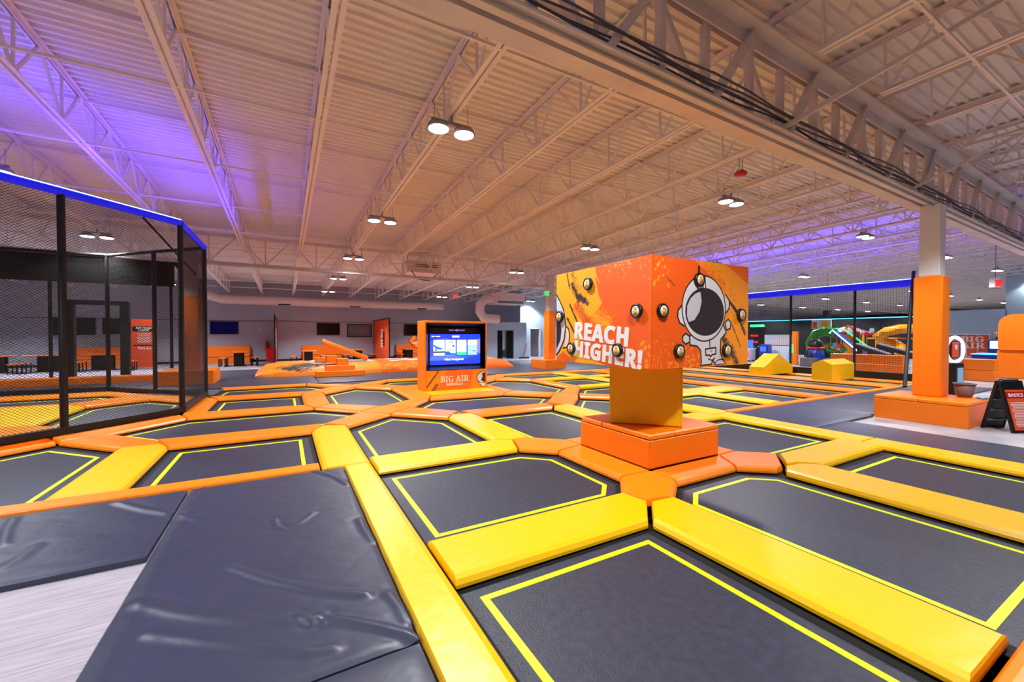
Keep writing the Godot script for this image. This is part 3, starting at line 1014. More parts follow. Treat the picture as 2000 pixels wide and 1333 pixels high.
func cube_print_right() -> Image:
	var w := 1024.0
	var h := 736.0
	var im := Image.create(1024, 736, false, Image.FORMAT_RGB8)
	var amber := Color(0.98, 0.6, 0.09)
	var orange := Color(0.95, 0.37, 0.06)
	var ink := Color(0.16, 0.14, 0.17)
	var suit := Color(0.86, 0.86, 0.88)
	im.fill(orange)
	fill(im, uvs([0.4, 0, 0.75, 0.0, 1.0, 0.18, 1, 1, 0.48, 1, 0.5, 0.7, 0.7, 0.3, 0.6, 0.16], w, h), amber)
	fill(im, uvs([0.72, 0.0, 1.0, 0.0, 1.0, 0.17], w, h), Color(0.94, 0.42, 0.1))
	spatter(im, Vector2(0.42 * w, 0.04 * h), Vector2(0.72 * w, 0.2 * h), 60, 500, 12, orange)
	spatter(im, Vector2(0.55 * w, 0.02 * h), Vector2(0.95 * w, 0.5 * h), 90, 110, 9, ink)
	for k in 120:
		var x := rng.randf() * 0.5
		var y := 1.0 - rng.randf() * rng.randf() * 0.42
		var r := 4.0 + 17.0 * rng.randf() * (0.4 + x * 1.6) * (y - 0.35)
		disc(im, x * w, y * h, r, r, Color(0.99, 0.56, 0.06))
	for k in 20:
		var r := 5.0 + 8.0 * rng.randf()
		disc(im, rng.randf() * 0.22 * w, rng.randf() * 0.28 * h, r, r, Color(0.98, 0.6, 0.15))
	for d in [[0.774, 0.362, 0.856, 0.457, 13, 420], [0.856, 0.457, 0.965, 0.69, 15, 520], [0.8, 0.577, 0.912, 0.82, 5, 200], [0.7, 0.72, 0.8, 0.85, 34, 560], [0.78, 0.82, 0.875, 1.0, 34, 620], [0.12, 0.17, 0.2, 0.25, 6, 40]]:
		spatter(im, Vector2(d[0] * w, d[1] * h), Vector2(d[2] * w, d[3] * h), d[4], d[5], 8, ink)
	# generic astronaut: ears, body, helmet, visor
	for d in [[0.275, 0.43, 0.24, 0.475, 0.236, 0.535, 0.257, 0.59, 0.3, 0.62], [0.734, 0.3, 0.776, 0.36, 0.776, 0.43, 0.745, 0.475, 0.7, 0.45]]:
		fill(im, uvs(d, w, h), suit)
		stroke(im, Array(uvs(d, w, h)), 13, ink)
	var body := uvs([0.354, 0.712, 0.359, 0.794, 0.429, 0.805, 0.465, 0.843, 0.476, 0.954, 0.47, 0.99, 0.58, 0.985, 0.597, 0.94, 0.624, 0.985, 0.735, 0.98, 0.701, 0.93, 0.678, 0.868, 0.682, 0.742, 0.743, 0.675, 0.709, 0.6, 0.5, 0.6], w, h)
	fill(im, body, suit)
	stroke(im, Array(body), 12, ink, true)
	for d in [[0.286, 0.712, 0.315, 0.685, 0.354, 0.712, 0.354, 0.767, 0.315, 0.784, 0.286, 0.757], [0.725, 0.578, 0.765, 0.543, 0.797, 0.577, 0.788, 0.636, 0.748, 0.651]]:
		fill(im, uvs(d, w, h), suit)
		stroke(im, Array(uvs(d, w, h)), 12, ink, true)
	disc(im, 0.505 * w, 0.447 * h, 0.232 * w, 0.318 * h, ink)
	disc(im, 0.505 * w, 0.447 * h, 0.222 * w, 0.304 * h, suit)
	disc(im, 0.513 * w, 0.48 * h, 0.203 * w, 0.228 * h, ink)
	fill(im, uvs([0.461, 0.292, 0.475, 0.379, 0.452, 0.48, 0.4, 0.56, 0.345, 0.58, 0.326, 0.52, 0.328, 0.43, 0.36, 0.36, 0.41, 0.31], w, h), Color(0.78, 0.79, 0.83))
	stroke(im, Array(uvs([0.444, 0.06, 0.445, 0.14], w, h)), 24, ink)
	stroke(im, Array(uvs([0.506, 0.14, 0.516, 0.258], w, h)), 10, ink)
	stroke(im, Array(uvs([0.43, 0.2, 0.435, 0.27], w, h)), 10, ink)
	stroke(im, Array(uvs([0.517, 0.835, 0.628, 0.822, 0.629, 0.885, 0.59, 0.89, 0.57, 0.91, 0.56, 0.893, 0.522, 0.895], w, h)), 12, ink, true)
	stroke(im, Array(uvs([0.56, 0.76, 0.565, 0.82], w, h)), 10, ink)
	disc(im, 0.578 * w, 0.857 * h, 14, 7, Color(0.95, 0.5, 0.1))
	stroke(im, Array(uvs([0.55, 0.93, 0.585, 0.945, 0.62, 0.925], w, h)), 10, ink)
	fill(im, uvs([0.61, 0.985, 0.65, 0.95, 0.7, 0.945, 0.735, 0.98], w, h), suit)
	stroke(im, Array(uvs([0.61, 0.985, 0.65, 0.945, 0.7, 0.94, 0.74, 0.98], w, h)), 9, ink)
	return im


func printed_cube() -> void:
	var t := thing("printed_cube", "big orange padded cube printed REACH HIGHER! with an astronaut, on the yellow pillar", "cube", Vector3(4.33, 1.273, -4.01))
	put("cover", block(Vector3(1.756, 1.25, 1.756), Vector3(0, 0.627, 0), 0.02), M.vinyl_orange_deep, t)
	var l := put("printed_panel", sheet(1.744, 1.24), print_material("cube_print_left", cube_print_left(), 0.55), t)
	l.transform = Transform3D(Basis.from_euler(Vector3(0, -PI / 2, 0)), Vector3(-0.8805, 0.627, 0))
	l.set_meta("label", "panel lettered REACH HIGHER! in white")
	var r := put("printed_panel", sheet(1.744, 1.24), print_material("cube_print_right", cube_print_right(), 0.55), t)
	r.position = Vector3(0, 0.627, 0.8805)
	r.set_meta("label", "panel printed with a white astronaut")
	var on_left := func(u: float, v: float, off: float) -> Vector3:
		return Vector3(-0.88 - off, 1.252 - v * 1.265, -0.88 + u * 1.76)
	words("lettering", "REACH", 1.0, 0.225, 0.004, M.white_print, l, Vector3((0.53 - 0.5) * 1.76, 0.625 - 0.675 * 1.265, 0.003), Vector3(0, 0, -0.094), heavy)
	words("lettering", "HIGHER!", 1.21, 0.215, 0.004, M.white_print, l, Vector3((0.588 - 0.5) * 1.76, 0.625 - 0.872 * 1.265, 0.003), Vector3(0, 0, -0.085), heavy)
	# round target buttons with a yellow hand
	var ring := mesh_of(lathe(begin(), [Vector2(0, 0), Vector2(0.07, 0.0), Vector2(0.082, 0.006), Vector2(0.082, 0.03), Vector2(0.074, 0.04), Vector2(0.06, 0.04), Vector2(0.058, 0.034), Vector2(0, 0.034)], Vector3.ZERO, 28))
	var face := mesh_of(lathe(begin(), [Vector2(0.058, 0.034), Vector2(0.058, 0.0365), Vector2(0, 0.0365)], Vector3.ZERO, 28))
	var hand := begin()
	lathe(hand, [Vector2(0.026, 0.0365), Vector2(0.026, 0.0385), Vector2(0, 0.0385)], Vector3(0.0, 0, 0.012), 14)
	for k in 5:
		var a := [-1.25, -0.45, -0.12, 0.2, 0.55][k] as float
		var d := Vector3(sin(a), 0, -cos(a))
		bar(hand, Vector3(0, 0.0375, 0.012) + d * 0.015, Vector3(0, 0.0375, 0.012) + d * [0.042, 0.052, 0.058, 0.055, 0.046][k], 0.011, 0.002)
	var hand_mesh := mesh_of(hand)
	mat("hand_yellow", Color(0.9, 0.66, 0.06), 0.5)
	for side in 2:
		for p in [[[0.413, 0.168], [0.89, 0.478], [0.06, 0.485], [0.215, 0.835], [0.72, 0.832]], [[0.089, 0.482], [0.435, 0.184], [0.898, 0.49], [0.244, 0.835], [0.733, 0.84]]][side]:
			var b := put("target_button", ring, M.black_plastic, t)
			if side == 0:
				b.transform = Transform3D(Basis(Vector3(0, 0, 1), Vector3(-1, 0, 0), Vector3(0, -1, 0)), on_left.call(p[0], p[1], 0.0))
			else:
				b.transform = Transform3D(Basis(Vector3(1, 0, 0), Vector3(0, 0, 1), Vector3(0, -1, 0)), Vector3(-0.88 + p[0] * 1.76, 1.252 - p[1] * 1.265, 0.88))
			put("button_face", face, M.white_print, b)
			put("hand_print", hand_mesh, M.hand_yellow, b)


func kiosk() -> void:
	var t := thing("video_kiosk", "orange padded kiosk with a glowing blue game screen lettered BIG AIR ASHEVILLE", "kiosk", Vector3(4.4, 0.062, -11.25))
	# padded frame round the recess
	put("side_pad", block(Vector3(0.07, 2.0, 0.66), Vector3(-0.945, 1.0, -0.33), 0.015), M.vinyl_orange, t)
	put("side_pad", block(Vector3(0.06, 2.0, 0.66), Vector3(0.95, 1.0, -0.33), 0.015), M.vinyl_orange, t)
	put("top_pad", block(Vector3(1.84, 0.07, 0.66), Vector3(0.005, 1.965, -0.33), 0.015), M.vinyl_orange, t)
	put("back_panel", block(Vector3(1.84, 1.9, 0.04), Vector3(0.005, 0.98, -0.62)), M.black_pad, t)
	put("lower_pad", block(Vector3(1.84, 0.575, 0.6), Vector3(0.005, 0.2875, -0.3), 0.012), M.vinyl_orange, t)
	var im := Image.create(768, 240, false, Image.FORMAT_RGB8)
	var ink := Color(0.2, 0.12, 0.1)
	im.fill(Color(0.97, 0.45, 0.08))
	fill(im, PackedVector2Array([Vector2(0, 0), Vector2(260, 0), Vector2(130, 240), Vector2(0, 240)]), Color(0.98, 0.58, 0.08))
	spatter(im, Vector2(150, 0), Vector2(0, 200), 8, 260, 12, ink)
	spatter(im, Vector2(140, 160), Vector2(80, 238), 26, 300, 9, Color(0.45, 0.22, 0.14))
	spatter(im, Vector2(20, 40), Vector2(240, 120), 60, 60, 5, ink)
	fill(im, PackedVector2Array([Vector2(600, 0), Vector2(768, 0), Vector2(768, 240), Vector2(560, 240)]), Color(0.98, 0.56, 0.08))
	spatter(im, Vector2(560, 60), Vector2(600, 200), 50, 50, 6, ink)
	disc(im, 752, 106, 108, 84, ink)
	disc(im, 752, 106, 98, 74, Color(0.87, 0.87, 0.88))
	disc(im, 762, 106, 64, 62, ink)
	disc(im, 700, 90, 26, 44, Color(0.87, 0.87, 0.88))
	fill(im, PackedVector2Array([Vector2(655, 170), Vector2(768, 175), Vector2(768, 230), Vector2(720, 230), Vector2(690, 200)]), ink)
	fill(im, PackedVector2Array([Vector2(664, 176), Vector2(768, 182), Vector2(768, 222), Vector2(728, 222), Vector2(698, 196)]), Color(0.87, 0.87, 0.88))
	var front := put("printed_panel", sheet(1.83, 0.56), print_material("kiosk_print", im, 0.5), t)
	front.position = Vector3(0.005, 0.287, 0.0022)
	words("lettering", "BIG AIR", 0.87, 0.17, 0.006, M.white_print, front, Vector3(-0.07, 0.03, 0.004), Vector3.ZERO, serif)
	words("lettering", "ASHEVILLE", 0.52, 0.075, 0.006, M.white_print, front, Vector3(-0.08, -0.125, 0.004), Vector3.ZERO, plain)
	# black vinyl liner sloping in to the screen
	var front_rect := [Vector3(-0.91, 0.59, 0.0), Vector3(0.92, 0.59, 0.0), Vector3(0.92, 1.93, 0.0), Vector3(-0.91, 1.93, 0.0)]
	var deep := [Vector3(-0.74, 0.68, -0.33), Vector3(0.92, 0.68, -0.33), Vector3(0.92, 1.83, -0.33), Vector3(-0.74, 1.83, -0.33)]
	for k in 4:
		var l := (k + 1) % 4
		var st := begin()
		var c := Vector3(0, 1.26, 3.0)
		var out: Vector3 = ((front_rect[k] + front_rect[l]) * 0.5 - Vector3(0, 1.26, 0)) * 0.04
		quad(st, front_rect[k], front_rect[l], deep[l], deep[k], (front_rect[k] + front_rect[l]) * 0.5 + out * 20.0)
		quad(st, front_rect[k] + out, front_rect[l] + out, deep[l] + out, deep[k] + out, Vector3(0, 1.26, 0))
		put("recess_liner", st, M.vinyl_liner, t)
	put("speaker_bar", block(Vector3(1.62, 0.17, 0.05), Vector3(0.09, 1.73, -0.335), 0.005), M.black_plastic, t)
	for s in [-1.0, 1.0]:
		put("speaker_grille", block(Vector3(0.1, 0.1, 0.012), Vector3(0.09 + s * 0.7, 1.73, -0.307), 0.004), M.baseboard_rubber, t)
	glow("logo_violet", Color(0.6, 0.5, 0.9), 1.0)
	words("lettering", "VALO    MOTION", 0.5, 0.04, 0.003, M.logo_violet, t, Vector3(0.12, 1.735, -0.307), Vector3.ZERO, plain)
	words("lettering", "<", 0.09, 0.08, 0.003, M.logo_violet, t, Vector3(0.1, 1.735, -0.307), Vector3.ZERO, plain)
	var s := Image.create(640, 384, false, Image.FORMAT_RGB8)
	s.fill(Color(0.12, 0.22, 0.85))
	fill(s, PackedVector2Array([Vector2(0, 90), Vector2(180, 40), Vector2(420, 120), Vector2(640, 60), Vector2(640, 260), Vector2(380, 330), Vector2(0, 270)]), Color(0.22, 0.3, 0.86))
	fill(s, PackedVector2Array([Vector2(0, 280), Vector2(200, 270), Vector2(420, 290), Vector2(300, 330), Vector2(0, 330)]), Color(0.3, 0.4, 0.86))
	fill(s, PackedVector2Array([Vector2(600, 70), Vector2(640, 50), Vector2(640, 250), Vector2(590, 230)]), Color(0.5, 0.45, 0.85))
	for k in 90:
		disc(s, rng.randf() * 640, rng.randf() * 384, 1.6, 1.6, Color(0.5, 0.6, 1.0))
	fill(s, PackedVector2Array([Vector2(272, 16), Vector2(368, 16), Vector2(368, 44), Vector2(272, 44)]), Color(0.78, 0.72, 0.93))
	for q in 4:
		var x := [42, 190, 334, 474][q] as int
		var ww := [138, 128, 124, 124][q] as int
		s.fill_rect(Rect2i(x, 72, ww, 196), Color(0.86, 0.93, 0.94))
		if q == 0:
			s.fill_rect(Rect2i(x, 236, ww, 30), Color(0.95, 0.8, 0.7))
			fill(s, PackedVector2Array([Vector2(x + 2, 126), Vector2(x + 50, 160), Vector2(x + 130, 182), Vector2(x + 80, 192), Vector2(x + 40, 184), Vector2(x + 2, 150)]), Color(0.05, 0.35, 0.75))
			disc(s, x + 32, 196, 16, 12, Color(0.05, 0.4, 0.78))
			s.fill_rect(Rect2i(x, 214, ww, 22), Color(0.25, 0.3, 0.35))
			disc(s, x + 98, 104, 16, 12, Color(0.6, 0.85, 0.75))
		elif q == 1:
			fill(s, PackedVector2Array([Vector2(x, 220), Vector2(x + 40, 214), Vector2(x + 66, 240), Vector2(x + ww, 242), Vector2(x + ww, 266), Vector2(x, 266)]), Color(0.05, 0.35, 0.78))
			disc(s, x + 100, 150, 16, 14, Color(0.08, 0.42, 0.8))
		elif q == 2:
			s.fill_rect(Rect2i(x, 230, ww, 38), Color(0.2, 0.8, 0.55))
			s.fill_rect(Rect2i(x + 10, 200, ww - 20, 3), Color(0.6, 0.6, 0.65))
			for k in 14:
				disc(s, x + 40 + rng.randf() * 60, 80 + rng.randf() * 80, 4, 5, Color(0.6, 0.65, 0.75))
		else:
			s.fill_rect(Rect2i(x, 140, ww, 128), Color(0.55, 0.78, 0.9))
			disc(s, x + 80, 196, 16, 18, Color(0.9, 0.92, 0.95))
			disc(s, x + 84, 214, 22, 10, Color(0.25, 0.55, 0.8))
			disc(s, x + 40, 170, 18, 12, Color(0.75, 0.85, 0.6))
	var g := glow("screen_glow", Color(1, 1, 1), 1.5)
	s.generate_mipmaps()
	g.emission_texture = ImageTexture.create_from_image(s)
	g.emission_operator = BaseMaterial3D.EMISSION_OP_MULTIPLY
	put("screen_bezel", block(Vector3(1.66, 0.98, 0.04), Vector3(0.09, 1.15, -0.34), 0.005), M.black_plastic, t)
	var scr := put("screen", sheet(1.6, 0.9), g, t)
	scr.position = Vector3(0.09, 1.165, -0.318)
	glow("screen_white", Color(1, 1, 1), 1.6)
	glow("screen_red", Color(0.8, 0.1, 0.2), 1.0)
	words("lettering", "Pilot Outpost!", 0.6, 0.085, 0.002, M.screen_white, scr, Vector3(-0.05, -0.31, 0.002), Vector3.ZERO, plain)
	words("lettering", "JUMP", 0.2, 0.07, 0.002, M.screen_red, scr, Vector3(-0.165, 0.205, 0.002), Vector3.ZERO, plain)
	words("lettering", "UNITED", 0.26, 0.055, 0.002, M.screen_red, scr, Vector3(-0.165, -0.01, 0.002), Vector3.ZERO, plain)
	words("lettering", "VALO < ARENA", 0.27, 0.03, 0.002, M.screen_white, scr, Vector3(-0.62, 0.385, 0.002), Vector3.ZERO, plain)
	var l := AreaLight3D.new()
	l.name = "screen_light"
	l.area_size = Vector2(1.6, 0.9)
	l.light_energy = 0.5
	l.light_color = Color(0.4, 0.5, 1.0)
	l.shadow_enabled = true
	l.area_range = 20.0
	l.position = scr.position + Vector3(0, 0, 0.02)
	l.rotation.y = PI
	t.add_child(l, true)


# ---------------------------------------------------------------- netted enclosure and nets

# knotted net: slanting strands between two verticals of the panel a-b
func net(a: Vector3, b: Vector3, h: float, cell: float, thick: float, diamond := true) -> SurfaceTool:
	var st := begin()
	var d := b - a
	var w := Vector2(d.x, d.z).length()
	var ux := Vector3(d.x, 0, d.z) / w
	var at := func(s: float, y: float) -> Vector3:
		return a + ux * s + Vector3.UP * y
	var c := Vector3.ZERO
	var n := Vector3(-ux.z, 0, ux.x) * thick * 0.5
	var strand := func(p: Vector3, q: Vector3) -> void:
		var e := (q - p).normalized()
		var v := e.cross(n).normalized() * thick * 0.5
		for f in [[n, v], [v, -n], [-n, -v], [-v, n]]:
			st.add_vertex(p + f[0]); st.add_vertex(q + f[0]); st.add_vertex(q + f[1])
			st.add_vertex(p + f[0]); st.add_vertex(q + f[1]); st.add_vertex(p + f[1])
	if diamond:
		var slope := 0.72
		var run := h / slope
		var k := -int(run / cell) - 1
		while k * cell < w:
			for flip in [false, true]:
				var s0 := k * cell
				var lo := maxf(0.0, s0)
				var hi := minf(w, s0 + run)
				if hi - lo > 0.01:
					var p0 := lo if not flip else w - lo
					var p1 := hi if not flip else w - hi
					strand.call(at.call(p0, (lo - s0) * slope), at.call(p1, (hi - s0) * slope))
			k += 1
	else:
		for i in range(1, int(w / cell)):
			strand.call(at.call(i * cell, 0), at.call(i * cell, h))
		for i in range(1, int(h / cell)):
			strand.call(at.call(0, i * cell), at.call(w, i * cell))
	return st


func led_run(parent: Node, a: Vector3, b: Vector3, energy: float, r := 0.065) -> void:
	put("led_tube", tube(begin(), [a, b], r, 12), M.led_tube_blue, parent)
	put("led_line", tube(begin(), [a + Vector3(0, r, 0), b + Vector3(0, r, 0)], 0.016, 6), M.led_blue, parent)
	var l := AreaLight3D.new()
	l.name = "led_light"
	var len := (b - a).length()
	l.area_size = Vector2(0.05, len)
	l.light_energy = energy * len
	l.light_color = Color(0.28, 0.18, 1.0)
	l.area_range = 30.0
	l.shadow_enabled = true
	var dir := (b - a).normalized()
	var side := dir.cross(Vector3.UP).normalized()
	l.transform = Transform3D(Basis(side, dir, side.cross(dir)), (a + b) * 0.5 + Vector3(0, r + 0.03, 0))
	if l.transform.basis.z.y > 0:
		l.transform.basis = Basis(-side, dir, (-side).cross(dir))
	parent.add_child(l, true)


func enclosure() -> void:
	var t := thing("netted_enclosure", "tall black-netted enclosure with a glowing blue top rail over the left-hand trampolines", "enclosure", Vector3(-4.5, 0, -11.9))
	var o := -t.position
	var ring := [Vector3(-7.2, 0, -7.9), Vector3(-4.55, 0, -7.75), Vector3(-3.11, 0, -9.24), Vector3(-1.85, 0, -10.63), Vector3(-1.82, 0, -13.28), Vector3(-3.1, 0, -14.5), Vector3(-4.42, 0, -15.86), Vector3(-7.2, 0, -15.86), Vector3(-9.2, 0, -13.9), Vector3(-9.2, 0, -9.9)]
	var top := 3.92
	for i in ring.size():
		var a: Vector3 = ring[i] + o
		var b: Vector3 = ring[(i + 1) % ring.size()] + o
		put("post", tube(begin(), [a + Vector3(0, 0.06, 0), a + Vector3(0, top, 0)], 0.05, 10), M.black_pad, t)
		var m := put("net", net(a + Vector3(0, 0.18, 0), b + Vector3(0, 0.18, 0), top - 0.2, 0.06, 0.005), M.black_net, t)
		m.set_meta("kind", "stuff")
		put("base_rail", bar(begin(), a + Vector3(0, 0.12, 0), b + Vector3(0, 0.12, 0), 0.12, 0.11), M.black_pad, t)
		if i in [0, 1, 2, 3]:
			led_run(t, a + Vector3(0, top + 0.02, 0), b + Vector3(0, top + 0.02, 0), 1.6)
		else:
			put("top_rail", tube(begin(), [a + Vector3(0, top, 0), b + Vector3(0, top, 0)], 0.045, 8), M.black_pad, t)
	put("stay_bar", tube(begin(), [Vector3(-2.3, 3.85, -10.1) + o, Vector3(-1.85, 3.1, -12.3) + o], 0.02, 6), M.black_metal, t)


func right_net() -> void:
	var t := thing("net_fence", "straight black net fence with a glowing blue top tube in front of the arcade", "fence", Vector3(18.95, 0, -8.5))
	var zs := [6.3, 3.55, 1.05, -1.2, -4.0]
	for i in zs.size():
		var z: float = -zs[i] + 0.0
		var p := Vector3(0, 0, z)
		if i == 4:
			put("post", tube(begin(), [Vector3(-2.3, 0.06, 3.37), Vector3(0.1, 3.85, 2.82)], 0.05, 10), M.black_pad, t)
		else:
			put("post", tube(begin(), [p + Vector3(0, 0.06, 0), p + Vector3(0, 3.45, 0)], 0.045, 10), M.black_pad, t)
	var m := put("net", net(Vector3(0, 0.3, -6.3), Vector3(0, 0.3, 2.9), 3.1, 0.075, 0.006, false), M.black_net, t)
	m.set_meta("kind", "stuff")
	put("base_curb", block(Vector3(0.12, 0.3, 9.3), Vector3(0.0, 0.16, -1.65), 0.02), M.vinyl_liner, t)
	led_run(t, Vector3(0, 3.46, -6.3), Vector3(0, 3.46, 3.1), 2.6, 0.13)


# yellow foam blocks shaped like little houses
func house(label: String, at: Vector3, turn: float, w: float, d: float, wall: float, ridge: float) -> void:
	var st := begin()
	var c := Vector3(0, wall * 0.5, 0)
	var f := []
	for z in [d / 2, -d / 2]:
		f.append([Vector3(-w / 2, 0, z), Vector3(w / 2, 0, z), Vector3(w / 2, wall, z), Vector3(0, ridge, z), Vector3(-w / 2, wall, z)])
	for g in f:
		tri(st, g[0], g[1], g[2], c)
		tri(st, g[0], g[2], g[4], c)
		tri(st, g[4], g[2], g[3], c)
	for i in 5:
		var j := (i + 1) % 5
		quad(st, f[0][i], f[0][j], f[1][j], f[1][i], c)
	var o := put("foam_block", st, M.vinyl_yellow)
	o.position = at
	o.rotation.y = turn
	tag(o, label, "foam block", "yellow house-shaped foam blocks")


func padded_column(label: String, x: float, z: float, pad_top: float, steel_top: float, w: float, paint: String, base: Array) -> void:
	var t := thing("column", label, "column", Vector3(x, base[4] - 0.01, z))
	var y: float = pad_top - base[4] + 0.01
	put("pad", block(Vector3(w, y, w), Vector3(0, y * 0.5, 0), 0.025), M.vinyl_orange_deep, t)
	put("steel_post", block(Vector3(w * 0.72, steel_top - pad_top, w * 0.72), Vector3(0, y + (steel_top - pad_top) * 0.5, 0), 0.01), M[paint], t)
	var b := thing("column_box", base[5], "plinth", Vector3((base[0] + base[2]) * 0.5, 0, (base[1] + base[3]) * 0.5))
	var sx: float = base[2] - base[0]
	var sz: float = absf(base[3] - base[1])
	var h: float = base[4]
	put("core", block(Vector3(sx, h - 0.075, sz), Vector3(0, (h - 0.075) * 0.5, 0), 0.008), M.vinyl_orange_deep, b)
	for s in [-1.0, 1.0]:
		put("top_cushion", block(Vector3(sx + 0.01, 0.07, sz * 0.5 - 0.004), Vector3(0, h - 0.038, s * sz * 0.25), 0.016), M.vinyl_orange, b)


func columns() -> void:
	padded_column("orange padded column rising to white steel near the photo's right edge", 11.16, -3.06, 2.8, 4.2, 0.42, "white_paint", [10.42, -3.68, 11.66, -2.36, 0.46, "orange padded box around the foot of the right-hand column"])
	padded_column("distant orange padded column behind the printed cube's left edge", 11.4, -16.72, 2.83, 4.6, 0.42, "roof_paint", [10.75, -17.4, 11.95, -16.12, 0.47, "orange padded box around the distant column's foot"])
	padded_column("orange padded column seen through the black net", -2.72, -17.2, 2.95, 4.6, 0.45, "roof_paint", [-3.5, -18.2, -2.06, -16.6, 0.5, "orange padded box behind the enclosure's corner"])
	put_sprinklers()


func put_sprinklers() -> void:
	# red alarm beacon and its twin under the roof
	for d in [["red round fire alarm beacon hanging from the roof above the cube", Vector3(7.62, 4.72, -4.75), 0.11], ["small red alarm plate on the joist above the round beacon", Vector3(6.95, 4.82, -4.0), 0.07]]:
		var t := thing("alarm_beacon", d[0], "alarm", d[1])
		put("mount", block(Vector3(0.12, 0.05, 0.12), Vector3(0, 0.05, 0), 0.01), M.grey_metal, t)
		put("beacon", lathe(begin(), [Vector2(0, 0.03), Vector2(d[2], 0.025), Vector2(d[2] * 1.05, 0.0), Vector2(d[2] * 0.8, -0.03), Vector2(0, -0.035)], Vector3.ZERO, 20), M.red, t)
		for s in [-1.0, 1.0]:
			put("hanger", bar(begin(), Vector3(s * 0.04, 0.05, 0), Vector3(s * 0.05, 0.3, 0), 0.012, 0.012), M.grey_metal, t)


# ---------------------------------------------------------------- dining area and back wall

func dining_table(label: String, x: float, z: float, w := 0.8, l := 1.5) -> void:
	var t := thing("dining_table", label, "table", Vector3(x, 0, z), 0.0, "orange-topped dining tables")
	put("tabletop", block(Vector3(w, 0.05, l), Vector3(0, 0.735, 0), 0.01), M.laminate_orange, t)
	for s in [-1.0, 1.0]:
		put("leg", block(Vector3(w * 0.5, 0.69, 0.06), Vector3(0, 0.365, s * (l * 0.5 - 0.25)), 0.005), M.black_metal, t)
		put("foot", block(Vector3(w * 0.75, 0.03, 0.1), Vector3(0, 0.015, s * (l * 0.5 - 0.25)), 0.005), M.black_metal, t)


func bench(label: String, x: float, z: float, l := 1.4) -> void:
	var t := thing("dining_bench", label, "bench", Vector3(x, 0, z), 0.0, "orange-topped benches beside the tables")
	put("seat", block(Vector3(0.32, 0.04, l), Vector3(0, 0.44, 0), 0.008), M.laminate_orange, t)
	for s in [-1.0, -0.3, 0.3, 1.0]:
		for sx in [-1.0, 1.0]:
			put("leg", block(Vector3(0.035, 0.42, 0.035), Vector3(sx * 0.13, 0.21, s * (l * 0.5 - 0.06))), M.black_metal, t)
	for sx in [-1.0, 1.0]:
		put("runner", block(Vector3(0.035, 0.03, l - 0.1), Vector3(sx * 0.13, 0.015, 0)), M.black_metal, t)


func booth(label: String, x0: float, x1: float) -> void:
	var t := thing("booth_bench", label, "booth bench", Vector3((x0 + x1) * 0.5, 0, -29.6))
	put("backrest", block(Vector3(x1 - x0, 0.98, 0.18), Vector3(0, 0.49, -0.26), 0.03), M.vinyl_orange_deep, t)
	put("seat", block(Vector3(x1 - x0, 0.12, 0.5), Vector3(0, 0.42, 0.08), 0.03), M.vinyl_orange_deep, t)
	put("base", block(Vector3(x1 - x0 - 0.04, 0.36, 0.44), Vector3(0, 0.18, 0.06), 0.01), M.vinyl_orange_deep, t)


func television(label: String, x0: float, x1: float, y0: float, y1: float, lit: bool) -> void:
	var t := thing("wall_television", label, "television", Vector3((x0 + x1) * 0.5, (y0 + y1) * 0.5, -29.94))
	put("housing", block(Vector3(x1 - x0, y1 - y0, 0.07), Vector3(0, 0, 0), 0.01), M.black_plastic, t)
	var s := put("screen", sheet(x1 - x0 - 0.05, y1 - y0 - 0.06), M.tv_blue if lit else M.tv_dark, t)
	s.position = Vector3(0, 0.01, 0.037)


